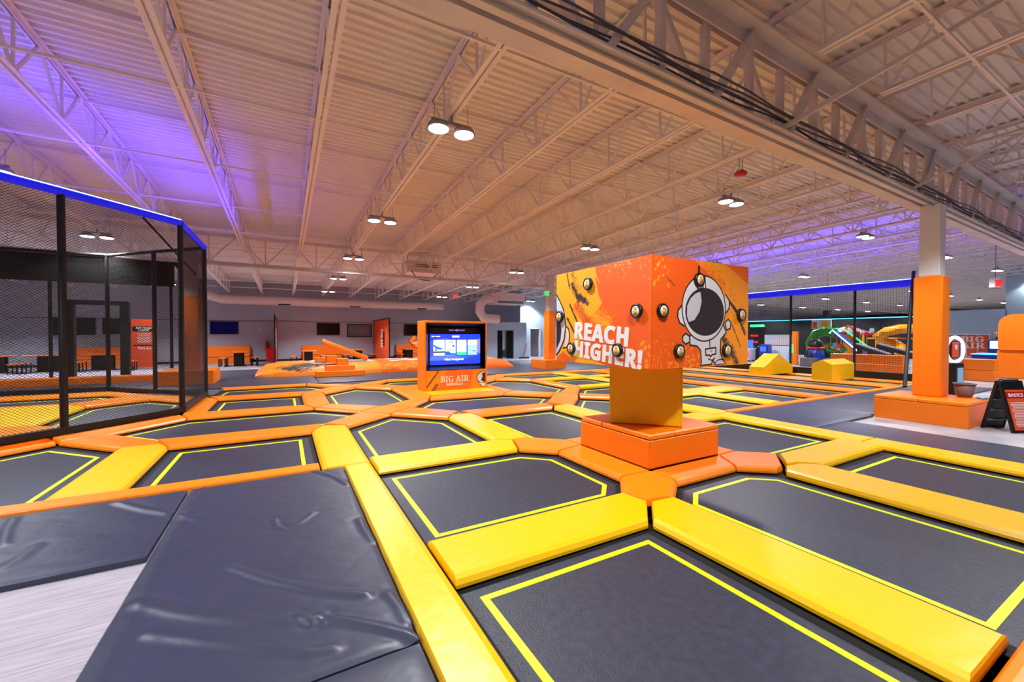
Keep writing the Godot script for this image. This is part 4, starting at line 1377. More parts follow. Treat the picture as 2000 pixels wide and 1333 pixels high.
func back_area() -> void:
	mat("laminate_orange", Color(0.93, 0.45, 0.12), 0.35)
	mat("tv_dark", Color(0.05, 0.035, 0.03), 0.12)
	var tv := glow("tv_blue", Color(0.0, 0.0, 0.25), 0.35)
	tv.roughness = 0.15
	mat("banner_orange", Color(0.93, 0.33, 0.1), 0.6)
	mat("duct_paint", Color(0.86, 0.78, 0.76), 0.6)
	mat("air_track", Color(0.78, 0.76, 0.86), 0.5)
	mat("teal_wall", Color(0.25, 0.36, 0.36), 0.7)
	television("dark navy television on the back wall nearest the enclosure", -3.88, -2.47, 1.7, 2.46, true)
	television("television with a blue glow on the back wall left of the window", 1.86, 3.26, 1.66, 2.45, false)
	television("brown-black television on the back wall just left of the kiosk", 7.62, 9.1, 1.62, 2.44, false)
	television("dark television behind the net above the long tables", -10.45, -8.83, 1.66, 2.57, false)
	television("second dark television behind the net", -8.56, -7.4, 1.7, 2.56, false)
	# window_1 with its little room behind
	var wf := begin()
	for r in [[3.73, 1.52, 3.79, 2.41], [5.3, 1.52, 5.36, 2.41], [3.73, 1.52, 5.36, 1.57], [3.73, 2.36, 5.36, 2.41]]:
		box(wf, Vector3((r[0] + r[2]) * 0.5, (r[1] + r[3]) * 0.5, -30.06), Vector3(r[2] - r[0], r[3] - r[1], 0.16))
	var win := struct("window_1", wf, M.black_metal)
	var pane := put("pane", block(Vector3(1.52, 0.8, 0.008), Vector3(4.545, 1.965, -30.1)), M.glass, win)
	var room := begin()
	for r in [[Vector3(4.545, 1.5, -31.2), Vector3(3.2, 2.6, 0.1)], [Vector3(2.95, 1.5, -30.7), Vector3(0.1, 2.6, 1.0)], [Vector3(6.15, 1.5, -30.7), Vector3(0.1, 2.6, 1.0)], [Vector3(4.545, 2.85, -30.7), Vector3(3.2, 0.1, 1.0)], [Vector3(4.545, 0.15, -30.7), Vector3(3.2, 0.1, 1.0)]]:
		box(room, r[0], r[1])
	struct("wall_window_room", room, M.teal_wall)
	# tables, benches, booths
	dining_table("orange-topped table in front of the first booth, right of the netted enclosure", -2.15, -26.4)
	bench("orange bench left of the table by the first booth", -2.85, -26.4)
	bench("orange bench right of the table by the first booth", -1.45, -26.4)
	dining_table("orange-topped table behind the inflatable's left half", 1.2, -26.6)
	bench("small orange bench left of the table behind the inflatable", 0.45, -26.6)
	bench("orange bench right of the table behind the inflatable", 2.0, -26.6)
	dining_table("orange-topped table below the window", 4.0, -27.2)
	bench("orange bench left of the table below the window", 3.3, -27.2)
	bench("orange bench between the window table and the right banner", 4.85, -27.2)
	dining_table("orange-topped table between the right banner and the kiosk", 7.1, -27.0)
	dining_table("second table beside the kiosk with a white box on it", 8.2, -27.0)
	bench("orange bench in front of the table beside the kiosk", 6.45, -26.6)
	for k in 3:
		dining_table("long-row dining table behind the net, %s from the left" % ["first", "second", "third"][k], -11.0 + k * 1.75, -26.3, 1.5, 0.8)
		bench("orange bench behind the net, %s from the left" % ["first", "second", "third"][k], -9.8 + k * 1.75, -25.2, 1.2)
	booth("orange booth bench on the back wall under the navy television", -4.3, -1.84)
	booth("orange booth bench left of the window", 0.99, 3.5)
	booth("orange booth bench half hidden by the kiosk", 7.0, 9.3)
	booth("orange booth bench behind the net", -9.6, -6.4)
	# hanging divider banners
	for d in [["narrow orange divider banner seen edge-on beside the fire extinguisher", -0.45, -24.8, -29.9, "PARTY ROOM"], ["orange divider banner with a white logo right of the window", 5.5, -25.1, -29.9, "BIG AIR"]]:
		var t := thing("divider_banner", d[0], "banner", Vector3(d[1], 0.1, (d[2] + d[3]) * 0.5))
		var len: float = d[2] - d[3]
		put("sheet", block(Vector3(0.03, 2.5, len), Vector3(0, 1.27, 0)), M.banner_orange, t)
		for s in [-1.0, 1.0]:
			put("pole", tube(begin(), [Vector3(0, -0.1, s * len * 0.5), Vector3(0, 2.62, s * len * 0.5)], 0.04, 8), M.black_metal, t)
		put("top_rail", tube(begin(), [Vector3(0, 2.56, -len * 0.5), Vector3(0, 2.56, len * 0.5)], 0.03, 8), M.black_metal, t)
		var side := -1.0 if d[1] > 0 else 1.0
		var w := words("lettering", d[4], 1.2, 0.55 if d[1] > 0 else 0.9, 0.01, M.white_print, t, Vector3(side * 0.022, 1.35, 0.0), Vector3.ZERO)
		w.transform = Transform3D(Basis(Vector3(0, 0, -side), Vector3(0, 1, 0), Vector3(side, 0, 0)) * Basis.from_euler(Vector3(0, 0, -PI / 2 * 1.0)) * w.transform.basis, Vector3(side * 0.022, 1.35, 0.3))
		if d[1] > 0:
			put("figure_print", block(Vector3(0.006, 0.9, 0.5), Vector3(side * 0.02, 1.3, 0.9), 0.0), M.black_plastic, t)
	var ab := thing("court_banner", "orange rules banner lettered AIR TRACK COURT behind the net", "banner", Vector3(-6.0, 0.0, -26.2))
	put("sheet", block(Vector3(0.95, 2.35, 0.03), Vector3(0, 1.25, 0)), M.banner_orange, ab)
	put("title_strip", block(Vector3(0.85, 0.24, 0.008), Vector3(0, 1.95, 0.018)), M.black_plastic, ab)
	put("rule_strip", block(Vector3(0.85, 0.05, 0.008), Vector3(0, 1.15, 0.018)), M.black_plastic, ab)
	words("lettering", "AIR TRACK", 0.6, 0.09, 0.004, M.white_print, ab, Vector3(0, 2.0, 0.024))
	words("lettering", "COURT", 0.42, 0.09, 0.004, M.white_print, ab, Vector3(0, 1.89, 0.024))
	words("lettering", "RULES", 0.5, 0.13, 0.004, M.white_print, ab, Vector3(0.02, 1.02, 0.018))
	for k in 9:
		put("text_line", block(Vector3(0.55 - 0.06 * (k % 3), 0.02, 0.004), Vector3(0, 1.72 - k * 0.055, 0.018)), M.white_print, ab)
	for s in [-1.0, 1.0]:
		put("leg", block(Vector3(0.05, 0.1, 0.3), Vector3(s * 0.4, 0.05, 0)), M.black_metal, ab)
	# low padded border and pale air track of the far court behind the net
	var bo := put("court_border", block(Vector3(9.6, 0.28, 0.4), Vector3.ZERO, 0.03), M.vinyl_orange_deep)
	bo.position = Vector3(-8.6, 0.14, -18.6)
	tag(bo, "long low orange border wall behind the netted enclosure", "border wall")
	var tr := put("air_track", block(Vector3(9.0, 0.12, 3.6), Vector3.ZERO, 0.04), M.air_track)
	tr.position = Vector3(-8.6, 0.06, -21.5)
	tag(tr, "pale lilac inflated air track floor behind the net", "air track")
	var po := thing("court_portal", "black padded goal-like doorway frame behind the net", "doorway frame", Vector3(-5.65, 0.0, -19.4))
	for s in [-1.0, 1.0]:
		put("post", block(Vector3(0.24, 2.85, 0.24), Vector3(s * 0.7, 1.425, 0), 0.02), M.black_pad, po)
	put("lintel", block(Vector3(1.64, 0.16, 0.24), Vector3(0, 2.77, 0), 0.02), M.black_pad, po)
	var ca := thing("court_canopy", "black fabric canopy hanging over the far court behind the net", "canopy", Vector3(-8.7, 3.41, -19.05))
	put("valance", block(Vector3(10.4, 0.95, 0.05), Vector3(0, 0.48, 0)), M.black_net, ca)
	put("slope", bar(begin(), Vector3(5.2, 0.9, 0), Vector3(5.9, -0.1, 0), 0.05, 0.12), M.black_net, ca)
	for x in [-3.0, 0.3, 2.0, 5.1]:
		put("post", tube(begin(), [Vector3(x, -3.41, 0), Vector3(x, 0.9, 0)], 0.05, 8), M.black_metal, ca)
	# inflatable airbag arena with beam and steps
	inflatable()
	# fire extinguisher and red cabinet
	var ex := thing("fire_extinguisher", "small red fire extinguisher on the wall left of the narrow banner", "extinguisher", Vector3(-0.98, 0.72, -29.86))
	put("cylinder", lathe(begin(), [Vector2(0, 0), Vector2(0.09, 0.0), Vector2(0.095, 0.03), Vector2(0.095, 0.38), Vector2(0.06, 0.45), Vector2(0.03, 0.47), Vector2(0.03, 0.52), Vector2(0, 0.52)], Vector3.ZERO, 16), M.red, ex)
	put("handle", block(Vector3(0.04, 0.06, 0.12), Vector3(0, 0.54, 0.02)), M.black_plastic, ex)
	put("hose", tube(begin(), [Vector3(0.03, 0.5, 0.03), Vector3(0.13, 0.42, 0.05), Vector3(0.13, 0.15, 0.05)], 0.014, 6), M.black_plastic, ex)
	put("wall_bracket", block(Vector3(0.06, 0.3, 0.06), Vector3(0, 0.2, -0.11)), M.black_metal, ex)
	var rb := thing("red_bin", "red upright bin beside the narrow banner", "bin", Vector3(-0.75, 0, -28.6))
	put("body", block(Vector3(0.45, 0.75, 0.4), Vector3(0, 0.48, 0), 0.02), M.red, rb)
	for sx in [-1.0, 1.0]:
		for sz in [-1.0, 1.0]:
			put("leg", block(Vector3(0.03, 0.11, 0.03), Vector3(sx * 0.19, 0.055, sz * 0.16)), M.red, rb)
	# long wall cable, thermostat
	var pts := []
	for k in 24:
		pts.append(Vector3(-12.0 + k * 1.1, 2.53 + 0.02 * sin(k * 1.3), -29.97))
	var wi := put("wall_cable", tube(begin(), pts, 0.012, 5), M.black_plastic)
	tag(wi, "thin black cable strung along the whole back wall above the televisions", "cable")
	var sp := thing("wall_switch", "small white switch plate on the back wall below the duct", "switch", Vector3(-1.35, 2.02, -29.98))
	put("plate", block(Vector3(0.12, 0.12, 0.02), Vector3.ZERO, 0.004), M.white_paint, sp)
	put("button", block(Vector3(0.04, 0.06, 0.012), Vector3(0, 0, 0.014), 0.002), M.grey_plastic, sp)
	# round duct along the back wall
	var du := thing("air_duct", "long round painted air duct along the top of the back wall", "duct", Vector3(0, 3.72, -28.9))
	put("pipe", tube(begin(), [Vector3(-4.0, 0.3, 0.0), Vector3(-3.2, 0.02, 0), Vector3(3.0, 0, 0), Vector3(10.2, 0.02, 0)], 0.26, 18), M.duct_paint, du)
	for x in [-2.6, 0.8, 3.0, 6.5, 9.0]:
		put("seam_band", tube(begin(), [Vector3(x, 0, 0), Vector3(x + 0.06, 0, 0)], 0.272, 18), M.duct_paint, du)
	for x in [0.0, 4.1, 8.6]:
		put("grille", block(Vector3(0.65, 0.1, 0.02), Vector3(x, -0.19, 0.19)), M.black_plastic, du)
	for x in [-3.0, 1.5, 5.5, 9.5]:
		put("strap", bar(begin(), Vector3(x, 0.25, 0), Vector3(x, 1.25, 0), 0.02, 0.02), M.grey_metal, du)
	hvac()
	changing_room()


func inflatable() -> void:
	mat("airbag_amber", Color(0.97, 0.56, 0.06), 0.45)
	var prn := mat("airbag_print", Color(1, 1, 1), 0.45)
	var im := Image.create(1024, 256, false, Image.FORMAT_RGB8)
	im.fill(Color(0.97, 0.56, 0.06))
	im.fill_rect(Rect2i(420, 0, 604, 256), Color(0.95, 0.42, 0.08))
	var ink := Color(0.15, 0.15, 0.2)
	spatter(im, Vector2(90, 190), Vector2(200, 60), 60, 900, 12, ink)
	spatter(im, Vector2(180, 40), Vector2(400, 20), 26, 500, 12, Color(0.75, 0.82, 0.86))
	spatter(im, Vector2(200, 30), Vector2(380, 14), 14, 160, 14, ink)
	spatter(im, Vector2(440, 150), Vector2(720, 200), 90, 300, 8, Color(0.99, 0.66, 0.15))
	for k in 70:
		disc(im, 430 + rng.randf() * 330, 110 + rng.randf() * 130, 3 + rng.randf() * 9, 3 + rng.randf() * 9, Color(0.99, 0.62, 0.15))
	spatter(im, Vector2(470, 24), Vector2(960, 20), 14, 320, 16, Color(0.92, 0.92, 0.92))
	im.generate_mipmaps()
	prn.albedo_texture = ImageTexture.create_from_image(im)
	var t := thing("airbag_arena", "long low orange and amber inflatable airbag with black and white splashes", "airbag", Vector3(4.6, 0.05, -19.95))
	# rounded pillow: sweep of a rounded section along x with soft ends
	var st := begin()
	st.set_smooth_group(1)
	var nx := 40
	var ns := 22
	var grid := []
	for i in nx + 1:
		var u := float(i) / nx
		var x := -5.6 + 11.2 * u
		var e := clampf(minf(u, 1.0 - u) * 9.0, 0.0, 1.0)
		var r := 0.25 + 0.75 * sqrt(1.0 - (1.0 - e) * (1.0 - e))
		var row := []
		for k in ns + 1:
			var a := PI * k / ns
			var zz := 2.05 * signf(cos(a)) * pow(absf(cos(a)), 0.5) * (0.8 + 0.2 * r)
			var yy := 0.44 * r * pow(sin(a), 0.6) + (0.012 * sin(x * 9.0) if k > 1 and k < ns - 1 else 0.0)
			row.append([Vector3(x, maxf(0.0, yy), zz), Vector2(u, absf(1.0 - 2.0 * float(k) / ns))])
		grid.append(row)
	for i in nx:
		for k in ns:
			var q := [grid[i][k], grid[i + 1][k], grid[i + 1][k + 1], grid[i][k + 1]]
			for n in [0, 2, 1, 0, 3, 2]:
				st.set_uv(q[n][1])
				st.add_vertex(q[n][0])
	put("bag", st, prn, t)
	put("end_panel", block(Vector3(0.05, 0.12, 3.2), Vector3(-5.55, 0.06, 0), 0.02), M.airbag_amber, t)
	put("end_panel", block(Vector3(0.05, 0.12, 3.2), Vector3(5.55, 0.06, 0), 0.02), M.airbag_amber, t)
	for d in [["wide lowest orange step in front of the inflatable", Vector3(1.9, 0.16, -17.3), Vector3(1.78, 0.22, 0.5)], ["middle orange step on the lower one in front of the inflatable", Vector3(1.9, 0.37, -17.4), Vector3(1.06, 0.2, 0.45)], ["small top orange block on the inflatable's steps", Vector3(2.0, 0.6, -17.5), Vector3(0.42, 0.26, 0.4)], ["orange block with a grey end behind the steps", Vector3(1.68, 0.67, -18.4), Vector3(0.4, 0.3, 0.5)], ["small orange block left of the stacked steps", Vector3(1.35, 0.6, -19.2), Vector3(0.5, 0.2, 0.4)]]:
		var s := put("foam_step", block(d[2], Vector3.ZERO, 0.015), M.vinyl_orange_deep)
		s.position = d[1]
		tag(s, d[0], "foam step", "orange foam steps of the inflatable")
	var b := thing("balance_roll", "slanting round orange beam lying across the inflatable's steps", "foam roll", Vector3(3.1, 0.63, -19.0))
	put("roll", tube(begin(), [Vector3(0.1, -0.02, 0), Vector3(-1.7, 0.75, 0.1)], 0.11, 14), M.vinyl_orange_deep, b)
	put("end_cap", tube(begin(), [Vector3(-1.7, 0.75, 0.1), Vector3(-1.73, 0.762, 0.1)], 0.115, 14), M.vinyl_orange, b)
	# tangle of orange inflatable tubes on the tables beside the kiosk
	var g := thing("inflatable_tubes", "bunch of curled orange inflatable tubes on the table left of the kiosk", "inflatable", Vector3(8.0, 0.77, -27.0))
	put("tube", tube(begin(), [Vector3(-0.4, 0.75, 0), Vector3(-0.75, 0.5, 0), Vector3(-0.6, 0.28, 0), Vector3(-0.1, 0.32, 0), Vector3(0.3, 0.3, 0)], 0.14, 12), M.vinyl_orange_deep, g)
	put("tube", tube(begin(), [Vector3(-0.5, 0.12, 0.2), Vector3(0.0, 0.13, 0.2), Vector3(0.5, 0.2, 0.2)], 0.13, 12), M.vinyl_orange_deep, g)
	put("tube", tube(begin(), [Vector3(0.5, 0.75, 0), Vector3(0.35, 0.55, 0), Vector3(0.55, 0.3, 0.1), Vector3(0.7, 0.13, 0.1)], 0.13, 12), M.vinyl_orange_deep, g)


func hvac() -> void:
	var t := thing("ceiling_unit", "painted box-shaped air handler hanging under the roof above the doorway room", "air handler", Vector3(13.5, 3.75, -25.2))
	put("case", block(Vector3(2.2, 0.75, 1.4), Vector3(0, 0.4, 0), 0.02), M.duct_paint, t)
	put("grille", block(Vector3(1.95, 0.16, 0.02), Vector3(0, 0.14, 0.71)), M.grey_plastic, t)
	put("elbow", tube(begin(), [Vector3(-1.1, 0.4, 0), Vector3(-1.6, 0.35, 0), Vector3(-1.95, 0.0, 0), Vector3(-2.0, -0.5, 0), Vector3(-1.7, -0.95, 0), Vector3(-0.6, -1.0, 0)], 0.32, 14), M.duct_paint, t)
	for s in [-1.0, 1.0]:
		put("hanger", bar(begin(), Vector3(s * 0.9, 0.77, 0), Vector3(s * 0.9, 1.5, 0), 0.03, 0.03), M.grey_metal, t)
	var u := thing("roof_unit", "painted air unit between joists above the far girder", "air handler", Vector3(5.4, 4.35, -18.2))
	put("case", block(Vector3(1.5, 0.5, 1.0), Vector3(0, 0.3, 0), 0.02), M.duct_paint, u)
	put("grille", block(Vector3(1.0, 0.1, 0.02), Vector3(0.1, 0.36, 0.51)), M.black_plastic, u)
	put("cable_loop", tube(begin(), [Vector3(-0.6, 0.1, 0.55), Vector3(-0.3, -0.25, 0.55), Vector3(0.2, -0.3, 0.55), Vector3(0.6, 0.05, 0.55)], 0.02, 6), M.black_plastic, u)
	for s in [-1.0, 1.0]:
		put("hanger", bar(begin(), Vector3(s * 0.6, 0.5, 0), Vector3(s * 0.6, 1.0, 0), 0.03, 0.03), M.grey_metal, u)
	glow("exit_green", Color(0.1, 0.8, 0.35), 1.6)
	glow("exit_red", Color(0.9, 0.1, 0.08), 1.4)
	var x := thing("exit_light", "green lit emergency exit light on the distant column", "exit sign", Vector3(11.05, 3.55, -16.5))
	put("case", block(Vector3(0.3, 0.24, 0.08), Vector3(0, 0.12, 0), 0.01), M.white_paint, x)
	put("face", block(Vector3(0.26, 0.2, 0.01), Vector3(0, 0.12, 0.045)), M.exit_green, x)
	put("bracket", block(Vector3(0.2, 0.04, 0.04), Vector3(0.22, 0.12, -0.02)), M.grey_metal, x)
	var y := thing("exit_sign", "small red lit EXIT sign hanging far back above the kiosk", "exit sign", Vector3(9.3, 3.95, -24.0))
	put("case", block(Vector3(0.42, 0.26, 0.06), Vector3(0, 0.13, 0), 0.01), M.white_paint, y)
	words("lettering", "EXIT", 0.34, 0.17, 0.01, M.exit_red, y, Vector3(0, 0.13, 0.034))
	put("hanger", bar(begin(), Vector3(0, 0.26, 0), Vector3(0, 1.24, 0), 0.015, 0.015), M.grey_metal, y)


func changing_room() -> void:
	var st := begin()
	var z := -25.3
	for r in [[11.6, 0, 12.85, 2.55], [14.15, 0, 15.2, 2.55], [12.85, 1.98, 14.15, 2.55]]:
		box(st, Vector3((r[0] + r[2]) * 0.5, (r[1] + r[3]) * 0.5, z), Vector3(r[2] - r[0], r[3] - r[1], 0.12))
	box(st, Vector3(11.66, 1.275, -27.6), Vector3(0.12, 2.55, 4.5))
	box(st, Vector3(15.14, 1.275, -27.6), Vector3(0.12, 2.55, 4.5))
	struct("wall_changing_room", st, M.wall_paint_cool)
	mat("curtain_black", Color(0.06, 0.06, 0.07), 0.9)
	for d in [["black pleated curtain at the left of the far doorway", 12.88, 13.3], ["black pleated curtain at the right of the far doorway", 13.6, 14.12]]:
		var c := begin()
		c.set_smooth_group(1)
		var n := 26
		for k in n:
			var xa: float = lerpf(d[1], d[2], float(k) / n)
			var xb: float = lerpf(d[1], d[2], float(k + 1) / n)
			var za := 0.04 * sin(k * 1.4)
			var zb := 0.04 * sin((k + 1) * 1.4)
			quad(c, Vector3(xa, 0.02, za), Vector3(xb, 0.02, zb), Vector3(xb, 1.97, zb), Vector3(xa, 1.97, za), Vector3(xa, 1, -3))
			quad(c, Vector3(xa, 0.02, za - 0.02), Vector3(xb, 0.02, zb - 0.02), Vector3(xb, 1.97, zb - 0.02), Vector3(xa, 1.97, za - 0.02), Vector3(xa, 1, 3))
		var o := put("curtain", c, M.curtain_black)
		o.position = Vector3(0, 0, z)
		tag(o, d[0], "curtain", "doorway curtains")
	var lb := put("door_blind", block(Vector3(0.3, 1.35, 0.02), Vector3.ZERO), M.white_paint)
	lb.position = Vector3(13.45, 1.3, z - 0.25)
	tag(lb, "pale hanging strip between the two black doorway curtains", "blind")
	# tall cool wall and side doorway beside it
	var w := begin()
	for r in [[15.2, 0, 16.0, 5.2], [16.9, 0, 18.6, 5.2], [16.0, 2.15, 16.9, 5.2]]:
		box(w, Vector3((r[0] + r[2]) * 0.5, (r[1] + r[3]) * 0.5, -26.2), Vector3(r[2] - r[0], r[3] - r[1], 0.15))
	struct("wall_side", w, M.wall_paint_cool)
	var df := begin()
	for r in [[15.97, 0, 16.03, 2.18], [16.87, 0, 16.93, 2.18], [15.97, 2.12, 16.93, 2.18]]:
		box(df, Vector3((r[0] + r[2]) * 0.5, (r[1] + r[3]) * 0.5, -26.15), Vector3(r[2] - r[0], r[3] - r[1], 0.2))
	struct("door_1", df, M.white_paint)
	mat("fridge_blue", Color(0.08, 0.2, 0.6), 0.4)
	var f := thing("drink_cabinet", "blue drinks cabinet seen through the far side doorway", "cabinet", Vector3(16.25, 0, -27.0))
	put("body", block(Vector3(0.45, 0.85, 0.4), Vector3(0, 0.425, 0), 0.01), M.fridge_blue, f)
	put("counter_top", block(Vector3(0.5, 0.05, 0.45), Vector3(0, 0.875, 0), 0.005), M.white_paint, f)
	var ms := thing("slush_machine", "white and orange drinks machine on the blue cabinet", "drinks machine", Vector3(16.3, 0.9, -27.0))
	put("body", block(Vector3(0.4, 0.45, 0.35), Vector3(0, 0.225, 0), 0.02), M.white_paint, ms)
	put("bowl", lathe(begin(), [Vector2(0, 0), Vector2(0.15, 0.02), Vector2(0.17, 0.2), Vector2(0.1, 0.32), Vector2(0, 0.34)], Vector3(0.05, 0.1, 0.12), 14), M.vinyl_orange_deep, ms)
	var br := thing("floor_broom", "red-striped dust broom leaning on the doorway room's corner", "broom", Vector3(15.0, 0, -25.0))
	put("handle", tube(begin(), [Vector3(-0.2, 0.1, 0.1), Vector3(0.12, 1.05, -0.1)], 0.03, 8), M.red, br)
	put("head", block(Vector3(0.8, 0.1, 0.12), Vector3(-0.2, 0.05, 0.1), 0.01), M.black_plastic, br)


# ---------------------------------------------------------------- right-hand side and arcade

func one(called: String, label: String, category: String, shape, material: Material, at := Vector3.ZERO, group := "") -> MeshInstance3D:
	var o := put(called, shape, material)
	o.position = at
	tag(o, label, category, group)
	return o


func right_side() -> void:
	house("yellow house-shaped foam block with its gable turned to the camera", Vector3(17.75, 0.062, -9.68), 0.0, 2.1, 0.6, 0.3, 0.82)
	house("wider yellow house-shaped foam block with its low ridge across", Vector3(17.4, 0.062, -7.33), deg_to_rad(90), 0.62, 1.65, 0.56, 0.72)
	# foam walls behind the net
	for d in [["orange foam wall behind the net, left of the leaning post", Vector3(22.75, 0, -8.3), 2.6], ["orange foam wall between the column and the inflatable roll", Vector3(21.95, 0, -4.95), 1.25], ["short orange foam wall peeping out beside the column behind the net", Vector3(22.3, 0, -6.1), 0.85]]:
		var t := thing("foam_wall", d[0], "foam wall", d[1], 0.0, "orange two-tier foam walls")
		for k in 2:
			put("tier", block(Vector3(0.5 - 0.02 * k, 0.39, d[2]), Vector3(0.01 * k, 0.195 + k * 0.395, 0), 0.015), M.vinyl_orange_deep, t)
	var a := thing("inflatable_roll", "tall orange inflatable roll on a block at the photo's right edge", "inflatable", Vector3(24.9, 0, -3.6))
	put("base_block", block(Vector3(1.6, 1.08, 2.3), Vector3(0, 0.54, 0), 0.03), M.vinyl_orange_deep, a)
	var rp := PackedVector2Array()
	for q in [[-1.0, 1.0, PI], [1.0, 1.0, PI * 0.5], [1.0, -1.0, 0.0], [-1.0, -1.0, -PI * 0.5]]:
		var cr: float = 0.4 if q[1] > 0.0 else 0.12
		for k in 7:
			var an: float = q[2] - k * PI / 12.0
			rp.append(Vector2(signf(q[0]) * (1.12 - cr) + cr * cos(an), (0.68 - cr) * signf(q[1]) + cr * sin(an)))
	var rs := begin()
	var n := rp.size()
	for i in n:
		var j := (i + 1) % n
		quad(rs, Vector3(-0.85, rp[i].y, rp[i].x), Vector3(0.85, rp[i].y, rp[i].x), Vector3(0.85, rp[j].y, rp[j].x), Vector3(-0.85, rp[j].y, rp[j].x), Vector3.ZERO)
		for sx in [-0.85, 0.85]:
			tri(rs, Vector3(sx, 0, 0), Vector3(sx, rp[i].y, rp[i].x), Vector3(sx, rp[j].y, rp[j].x), Vector3.ZERO)
	put("roll", rs, M.vinyl_orange_deep, a).position.y = 1.76
	sandwich_board()
	# pot and cloth on the column box
	var b := thing("grey_pot", "grey-brown plastic pot on the right-hand column's box", "pot", Vector3(11.46, 0.46, -2.66))
	mat("pot_plastic", Color(0.5, 0.42, 0.4), 0.5)
	put("bowl", lathe(begin(), [Vector2(0, 0.0), Vector2(0.1, 0.0), Vector2(0.13, 0.08), Vector2(0.145, 0.24), Vector2(0.135, 0.24), Vector2(0.12, 0.08), Vector2(0.09, 0.015), Vector2(0, 0.015)], Vector3.ZERO, 24), M.pot_plastic, b)
	put("rim", lathe(begin(), [Vector2(0.14, 0.235), Vector2(0.16, 0.24), Vector2(0.16, 0.262), Vector2(0.135, 0.262), Vector2(0.135, 0.24)], Vector3.ZERO, 24), M.pot_plastic, b)
	mat("cloth_blue", Color(0.55, 0.75, 0.85), 0.9)
	var cl := begin()
	cl.set_smooth_group(1)
	for i in 8:
		for j in 5:
			var f := func(u: int, v: int) -> Vector3:
				return Vector3((u - 4) * 0.035, 0.006 + 0.012 * (1.0 + sin(u * 2.1 + v * 1.3)), (v - 2.5) * 0.026 + 0.01 * sin(u * 1.1))
			quad(cl, f.call(i, j), f.call(i + 1, j), f.call(i + 1, j + 1), f.call(i, j + 1), Vector3(0, -2, 0))
	one("cleaning_cloth", "crumpled pale blue cloth beside the pot on the column's box", "cloth", cl, M.cloth_blue, Vector3(11.46, 0.461, -2.425))
	# lit ring sign on a standee behind the column
	glow("ring_white", Color(0.75, 0.72, 1.0), 2.2)
	mat("sign_navy", Color(0.12, 0.1, 0.2), 0.4)
	var s := thing("game_standee", "boxing game with a lit oval ring sign beside the right-hand column", "game machine", Vector3(14.1, 0, -3.5), deg_to_rad(-14))
	put("cabinet", block(Vector3(0.36, 0.98, 0.3), Vector3(0, 0.5, 0), 0.02), M.black_plastic, s)
	put("side_art", block(Vector3(0.2, 0.7, 0.01), Vector3(0.03, 0.52, 0.153)), M.cloth_blue, s)
	var rg := []
	for k in 28:
		rg.append(Vector3(0.3 * sin(TAU * k / 28), 1.3 + 0.3 * cos(TAU * k / 28), 0.06))
	put("light_ring", tube(begin(), rg, 0.04, 8, true), M.ring_white, s)
	put("ring_plate", block(Vector3(0.46, 0.46, 0.04), Vector3(0, 1.3, 0.04), 0.12), M.sign_navy, s)
	put("orange_badge", block(Vector3(0.24, 0.36, 0.02), Vector3(0, 1.3, 0.07), 0.01), M.banner_orange, s)
	words("lettering", "9", 0.09, 0.12, 0.01, M.white_print, s, Vector3(0, 1.36, 0.084))
	# pendant exit sign
	var p := thing("pendant_sign", "white and red sign hanging on a rod at the upper right", "exit sign", Vector3(24.0, 3.5, -4.8))
	put("case", block(Vector3(0.12, 0.36, 0.3), Vector3(0, 0.18, 0), 0.01), M.white_paint, p)
	put("red_face", block(Vector3(0.13, 0.26, 0.14), Vector3(0, 0.15, 0.085)), M.exit_red, p)
	put("rod", tube(begin(), [Vector3(0, 0.36, 0), Vector3(0, 2.24, 0)], 0.015, 6), M.grey_metal, p)
	arcade()


func sandwich_board() -> void:
	var t := thing("sandwich_board", "black folding sandwich board with an orange rules print by the right-hand column", "sign", Vector3(10.95, 0, -2.02), deg_to_rad(-24))
	var h := 0.86
	var reach := 0.2
	var lean := atan2(reach, h)
	for s in [-1.0, 1.0]:
		var leaf := Node3D.new()
		leaf.name = "leaf"
		t.add_child(leaf, true)
		leaf.position = Vector3(0, h, 0)
		leaf.rotation.x = -lean * s
		var l := Vector2(h, reach).length()
		put("board", block(Vector3(0.44, l, 0.035), Vector3(0, -l * 0.5, s * 0.018), 0.008), M.black_plastic, leaf)
		for x in [-0.2, 0.2]:
			put("edge_rail", block(Vector3(0.03, l, 0.05), Vector3(x, -l * 0.5, s * 0.012), 0.006), M.black_plastic, leaf)
		for k in 4:
			put("inner_rib", block(Vector3(0.38, 0.025, 0.02), Vector3(0, -0.15 - k * 0.19, -s * 0.008)), M.grey_plastic, leaf)
		put("print_sheet", block(Vector3(0.36, 0.68, 0.004), Vector3(0, -0.5, s * 0.038)), M.banner_orange, leaf)
		put("title_band", block(Vector3(0.36, 0.11, 0.003), Vector3(0, -0.25, s * 0.041)), M.red, leaf)
		if s > 0:
			words("lettering", "BASICS", 0.28, 0.06, 0.002, M.white_print, leaf, Vector3(0, -0.25, 0.043))
			for k in 16:
				put("text_line", block(Vector3(0.26 - 0.05 * (k % 4 == 3 as int), 0.011, 0.002), Vector3(-0.01, -0.38 - k * 0.026, 0.041)), M.white_print, leaf)
	put("hinge", block(Vector3(0.3, 0.05, 0.09), Vector3(0, h + 0.01, 0), 0.015), M.black_plastic, t)


